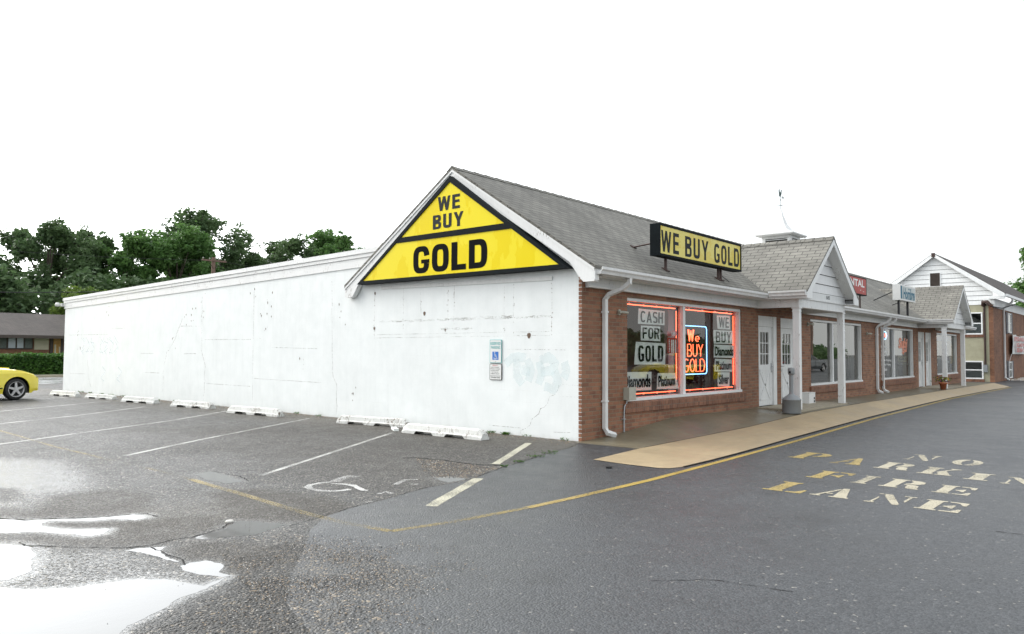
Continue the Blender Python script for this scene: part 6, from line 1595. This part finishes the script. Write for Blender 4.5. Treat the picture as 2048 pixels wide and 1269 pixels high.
# utility pole and wires
def pole(label, x, y, h):
    T = thing('utility_pole', label, 'utility pole', (x, y, 0))
    mb = MB(); mb.tube([(x, y, -.2), (x, y, h * .5), (x, y, h)], [.17, .155, .14], 12); mb.build('post', M['wood'], T)
    mb = MB(); mb.box(x - .95, x + .95, y - .16, y - .05, h - .32, h - .2); mb.build('crossarm', M['wood'], T)
    for q in (-.85, -.35, .35, .85):
        mb = MB(); mb.lathe((x + q, y - .1, h - .2), [(0, 0), (.03, 0), (.03, .05), (.055, .06), (.055, .11), (0, .14)], 10); mb.build('insulator', M['boxgrey'], T)
    mb = MB(); mb.tube([(x - .5, y - .1, h - .28), (x, y - .12, h - .9)], .02, 6); mb.tube([(x + .5, y - .1, h - .28), (x, y - .12, h - .9)], .02, 6); mb.build('brace', M['rust'], T)
pole('weathered wooden utility pole with crossarm behind the white wall', 17.55, 46, 8.4)
pole('wooden utility pole across the street, seen mirrored in the second shop window', 61.5, -17.5, 9.5)
def wire(label, a, b, sag, rr=.012):
    a, b = Vector(a), Vector(b); P = [a.lerp(b, k / 16) - Vector((0, 0, sag * 4 * (k / 16) * (1 - k / 16))) for k in range(17)]
    mb = MB(); mb.tube(P, rr, 5); mb.build('overhead_wire', M['blackmetal'], None, **tg(label, 'wire'))
wire('thick dark cable crossing low in front of the left trees', (-22, 46, 5.6), (17.5, 46, 6.2), 1.15, .024)
wire('thin upper wire running left from the utility pole crossarm', (-22, 45.9, 8.6), (17.2, 45.9, 8.15), .9, .009)
wire('thin wire running right from the utility pole crossarm', (17.9, 45.9, 8.15), (60, 45.9, 8.6), .9, .009)
# yellow roadside sign mirrored in window 2
T = thing('roadside_sign', 'orange yellow roadside sign across the street, seen mirrored in the second shop window', 'sign', (62, -20, 0))
mb = MB(); mb.box(75.9, 76.1, -16.6, -16.4, 0, 3); mb.build('post', M['wood'], T); mb = MB(); mb.box(75.3, 76.9, -16.7, -16.62, 1.5, 3.0); mb.box(75.3, 76.9, -16.38, -16.3, 1.5, 3.); mb.build('board', M['yel2'], T)

# ================================================================== SECOND BUILDING
T = thing('office_building', 'two storey building with white clapboard gable over olive stucco and brick front', 'building', (38.1, 0, 0))
bx = 38.12; cyY = -.34; eY = 5.35; yr = 2.49; zr = 7.17; ex = 62
mb = MB(); mb.poly([(bx, cyY, -.4), (bx, cyY, 4.27), (bx, eY, 4.27), (bx, eY, -.4)]); mb.build('stucco_wall', M['olive'], T)
mb = MB()
z = 4.26; row = .26; sl2 = (zr - 4.80) / (yr + .85)
while z < zr - .05:
    zn = min(z + row, zr - .02)
    def hw_(z_): return min(cyY, yr) if False else None
    ya0 = max(cyY - .0, yr - (zr - z) / sl2 + .1) if z > 4.7 else cyY; yb0 = min(eY, yr + (zr - z) / sl2 - .1) if z > 4.7 else eY
    ya1 = max(cyY, yr - (zr - zn) / sl2 + .1) if zn > 4.7 else cyY; yb1 = min(eY, yr + (zr - zn) / sl2 - .1) if zn > 4.7 else eY
    mb.poly([(bx - .03, yb0, z), (bx - .03, ya0, z), (bx - .012, ya1, zn), (bx - .012, yb1, zn)]); mb.poly([(bx - .03, yb0, z), (bx - .0, yb0, z), (bx, ya0, z), (bx - .03, ya0, z)]); z = zn
mb.build('clapboard', M['siding2'], T)
mb = MB(); z = 4.26 + row
while z < zr - .4:
    ya0 = max(cyY, yr - (zr - z) / sl2 + .15) if z > 4.7 else cyY; yb0 = min(eY, yr + (zr - z) / sl2 - .15) if z > 4.7 else eY
    mb.box(bx - .026, bx - .008, ya0, yb0, z - .018, z - .002); z += row
mb.build('clapboard_shade_strip', M['ink2'], T)  # dark strips stand in for the shade under each clapboard lap
mb = MB(); mb.poly([(bx, cyY, -.4), (ex, cyY, -.4), (ex, cyY, 4.3), (bx, cyY, 4.3)]); mb.box(bx - .01, bx - .0005, cyY - .0005, cyY + .22, -.3, 4.25); mb.build('brick_wall', M['brick2'], T)
mb = MB(); mb.box(bx - .02, ex, cyY - .05, cyY - .002, 4.1, 4.60); mb.box(bx - .06, bx - .04, cyY - .08, cyY + .45, 4.28, 4.62); mb.build('frieze', M['siding2'], T)
mb = MB(); t = .1; ov = .58
for s in (-1, 1):
    yE = yr + s * (yr - cyY + ov); zE = zr - (yr - cyY + ov) * sl2
    P = [(bx - .25, yr, zr + .12), (bx - .25, yE, zE + .12), (bx - .25, yE, zE), (bx - .25, yr, zr)]; mb.prism(P, (ex - bx + .5, 0, 0))
mb.build('roof', M['shingle_brown'], T)
mb = MB()
for s in (-1, 1):
    yE = yr + s * (yr - cyY + ov); zE = zr - (yr - cyY + ov) * sl2
    P = [(bx - .28, yr, zr + .09), (bx - .28, yE, zE + .09), (bx - .28, yE, zE - .08), (bx - .28, yE - s * .2, zE - .10), (bx - .28, yr, zr - .10)]; mb.prism(P, (.03, 0, 0))
    mb.box(bx - .25, bx - .04, min(yE, yE - s * .75), max(yE, yE - s * .75), zE - .20, zE - .04)
mb.box(bx - .2, ex, -1.04, -.92, 4.66, 4.80)
mb.build('rake_board', M['siding2'], T)
mb = MB(); mb.box(bx - .285, bx - .281, yr - .1, yr + .1, zr - .12, zr + .12); mb.build('ridge_block', M['rust'], T)
mb = MB(); mb.box(bx - .06, bx - .031, 2.18, 2.76, 5.32, 6.2); v = mb.build('gable_vent', M['siding2'], T)
mb = MB(); 
for k in range(10): mb.poly([(bx - .062, 2.72, 5.42 + k * .073), (bx - .062, 2.22, 5.42 + k * .073), (bx - .085, 2.22, 5.42 + k * .073 + .05), (bx - .085, 2.72, 5.42 + k * .073 + .05)][::-1])
mb.poly([(bx - .061, 2.72, 5.40), (bx - .061, 2.22, 5.40), (bx - .061, 2.22, 6.15), (bx - .061, 2.72, 6.15)]); subpart(mb, 'louvre', M['brownwood'], v)
def bwin(face, a0, a1, z0, z1):
    mb = MB(); t = .07
    def bx_(p0, p1, q0, q1, d0, d1):
        if face == 'S': mb.box(bx - d1, bx - d0, p0, p1, q0, q1)
        else: mb.box(p0, p1, cyY - d1, cyY - d0, q0, q1)
    bx_(a0, a1, z0, z0 + t, .001, .06); bx_(a0, a1, z1 - t, z1, .001, .06); bx_(a0, a0 + t, z0 + t, z1 - t, .001, .055); bx_(a1 - t, a1, z0 + t, z1 - t, .001, .055); zm = (z0 + z1) / 2; bx_(a0 + t, a1 - t, zm - .03, zm + .03, .001, .05)
    o = mb.build('window', M['siding2'], T)
    for za, zb, mm in ((z0 + t, zm - .03, 'blind'), (zm + .03, z1 - t, 'dark')):
        g = MB(); k = MB()
        P = [(bx - .03, a1 - t, za), (bx - .03, a0 + t, za), (bx - .03, a0 + t, zb), (bx - .03, a1 - t, zb)] if face == 'S' else [(a0 + t, cyY - .03, za), (a1 - t, cyY - .03, za), (a1 - t, cyY - .03, zb), (a0 + t, cyY - .03, zb)]
        g.poly(P); subpart(g, 'pane', M['glass2'], o)
        P = [(p[0] + (.025 if face == 'S' else 0), p[1] + (0 if face == 'S' else .025), p[2]) for p in P]; k.poly(P); subpart(k, 'blind', M[mm], o)
    mb = MB()
    if face == 'S': mb.prism([(bx - .001, a0 - .05, z0 - .16), (bx - .05, a0 - .05, z0 - .155), (bx - .06, a0 - .05, z0 - .01), (bx - .001, a0 - .05, z0 - .003)], (0, a1 - a0 + .1, 0)); subpart(mb, 'brick_sill', M['rowlock'], o)
    return o
bwin('S', .17, 1.15, 2.62, 3.85); bwin('S', .18, 1.12, .16, 1.16)
for x0 in (42.75, 50.2):
    for z0, z1 in ((2.80, 3.98), (.12, 1.10)):
        bwin('F', x0, x0 + 1.15, z0, z1)
        for xa in (x0 - .62, x0 + 1.2):
            mb = MB(); mb.box(xa, xa + .55, cyY - .04, cyY - .002, z0 - .05, z1 + .05)
            for k in range(9): zz = z0 + (z1 - z0) * k / 9; mb.box(xa + .06, xa + .49, cyY - .05, cyY - .04, zz + .02, zz + (z1 - z0) / 9 - .02)
            mb.build('shutter', M['shutter'], T)
mb = MB(); x = 41.0
mb.tube([(40.3, cyY - .62, 4.7), (40.3, cyY - .6, 4.5), (41.0, cyY - .08, 4.15), (41., cyY - .08, .2), (41.15, cyY - .25, .05)], .06, 8); mb.build('downspout', M['siding2'], T)
mb = MB(); mb.tube([(bx - .06, .08, .9), (bx - .06, .08, 4.15), (bx - .06, .0, 4.3)], .05, 8); mb.build('service_conduit', M['rust'], T)
mb = MB(); mb.box(bx - .16, bx - .002, -.03, .17, .55, .95); mb.build('meter_box', M['canplastic'], T)
mb = MB(); mb.tube([(bx - .06, .12, 4.2), (bx - .2, .1, 4.4), (bx - .3, -.1, 4.4), (bx - .28, -.25, 4.2)], .1, 10); mb.build('service_head', M['rust'], T)
mb = MB(); mb.tube([(bx - .25, -.25, 4.15), (bx + .4, -.7, 4.05), (bx + 1.2, -1.2, 4.3)], .03, 6); mb.build('service_cable', M['blackmetal'], T)

# banner on its front
T = thing('cloth_banner', 'white cloth banner with red hand-painted office lettering on the brick front', 'banner', (46, -.5, 1.5))
mb = MB(); n = 24; X0b, X1b = 43.0, 48.6; yq = lambda u, v: cyY - .14 - .05 * math.sin(u * 11 + v * 2) - .05 * math.sin(u * 23 + 1)
zt = lambda u: 2.72 - .06 * math.sin(u * PI * 3) ** 2 + .03 * math.sin(u * 9)
rows = [[(X0b + (X1b - X0b) * i / n, yq(i / n, j / 6), (1.55 * (1 - j / 6) + zt(i / n) * j / 6)) for i in range(n + 1)] for j in range(7)]
for j in range(6):
    for i in range(n): mb.poly([rows[j][i], rows[j][i + 1], rows[j + 1][i + 1], rows[j + 1][i]], 0, True)
mb.build('cloth', M['banner'], T)
mb = MB(); yb = cyY - .265
put_text(mb, 'OFFICE AVAILABLE', (43.25, yb, 2.33), FU, FV, 5.0, .27, .05); mb.build('lettering', M['red'], T); mb = MB(); put_text(mb, 'LIC. NOW', (44.1, yb, 1.98), FU, FV, 3.3, .25, .05); mb.build('lettering', M['red'], T); mb = MB(); put_text(mb, 'SEE RM 2', (44.2, yb, 1.66), FU, FV, 3.0, .25, .05); mb.build('lettering', M['red'], T)
mb = MB(); mb.tube([(43.0, cyY - .15, 1.56), (42.5, cyY - .1, 1.1)], .012, 5); mb.tube([(43.0, cyY - .15, 2.7), (42.9, cyY - .05, 2.85)], .012, 5); mb.build('rope', M['white'], T)
mb = MB(); mb.poly([(33.2, -1.9, .005), (62, -3.2, .005), (62, -.4, .005), (38.1, -.4, .005), (38.1, 24, .005), (33.2, 24, .005)]); struct(mb, 'yard_asphalt', M['asphalt_dark'])
stones('stone_bed', 2600, lambda r: (r.uniform(42.0, 60), r.uniform(-1.1, -.42)), .04, .10, (.35, .05, .6), 12)

# ================================================================== LIGHT
W = bpy.data.worlds.new('World'); S.world = W; W.use_nodes = True
nt = W.node_tree; nt.nodes.clear(); h = N(nt)
SUN_EL, SUN_AZ = math.radians(38), math.radians(112)     # azimuth measured from +X towards +Y
sky = h.n('ShaderNodeTexSky', sky_type='NISHITA', sun_disc=False, sun_elevation=SUN_EL, sun_rotation=PI / 2 - SUN_AZ, air_density=1, dust_density=6, ozone_density=1)
b1 = h.n('ShaderNodeBackground'); b1.inputs[1].default_value = .05; h.l(sky.outputs[0], b1.inputs[0])
# bright overcast deck, brightest round the hidden sun
tc = h.n('ShaderNodeTexCoord'); sd = Vector((math.cos(SUN_AZ - .35) * math.cos(.42), math.sin(SUN_AZ - .35) * math.cos(.42), math.sin(.42)))
dt = h.n('ShaderNodeVectorMath', operation='DOT_PRODUCT'); dt.inputs[1].default_value = sd
nm = h.n('ShaderNodeVectorMath', operation='NORMALIZE'); h.l(tc.outputs['Generated'], nm.inputs[0]); h.l(nm.outputs[0], dt.inputs[0])
lobe = h.ramp(dt.outputs['Value'], [(.35, 0.), (.72, .25), (.93, .85), (1., 1.)])
lb = h.n('ShaderNodeMath', operation='MULTIPLY_ADD'); h.l(lobe, lb.inputs[0]); lb.inputs[1].default_value = 3.3; lb.inputs[2].default_value = 1.06
b2 = h.n('ShaderNodeBackground'); b2.inputs[0].default_value = (.965, .99, 1., 1); h.l(lb.outputs[0], b2.inputs[1])
ad = h.n('ShaderNodeAddShader'); h.l(b1.outputs[0], ad.inputs[0]); h.l(b2.outputs[0], ad.inputs[1])
wo = h.n('ShaderNodeOutputWorld'); h.l(ad.outputs[0], wo.inputs[0])
ld = bpy.data.lights.new('sun', 'SUN'); ld.energy = .5; ld.angle = math.radians(25); ld.color = (1, .97, .93)
so = bpy.data.objects.new('sun', ld); COL.objects.link(so)
sv = Vector((math.cos(SUN_AZ) * math.cos(SUN_EL), math.sin(SUN_AZ) * math.cos(SUN_EL), math.sin(SUN_EL)))
so.rotation_euler = sv.to_track_quat('Z', 'Y').to_euler()

# ================================================================== CAMERA
yaw, pit, rol = math.radians(40.7728), math.radians(2.5883), math.radians(.3055)
fw = Vector((math.cos(yaw) * math.cos(pit), math.sin(yaw) * math.cos(pit), math.sin(pit)))
rt = Vector((math.sin(yaw), -math.cos(yaw), 0)); up = rt.cross(fw)
r2 = rt * math.cos(rol) + up * math.sin(rol); u2 = -rt * math.sin(rol) + up * math.cos(rol)
cd = bpy.data.cameras.new('camera'); cd.sensor_width = 36; cd.lens = 1529.7 / 2048 * 36; cd.clip_start = .1; cd.clip_end = 2000
co = bpy.data.objects.new('camera', cd); COL.objects.link(co)
mw = Matrix((r2, u2, -fw)).transposed().to_4x4(); mw.translation = Vector((-10.77057563, -7.69554308, 1.5364389)); co.matrix_world = mw
S.camera = co
S.view_settings.view_transform = 'Standard'; S.view_settings.look = 'None'; S.view_settings.exposure = .12; S.view_settings.gamma = 1
S.cycles.max_bounces = 8; S.cycles.transparent_max_bounces = 16; S.cycles.use_denoising = True
for o in bpy.data.objects:
    if '_org' in o: del o['_org']
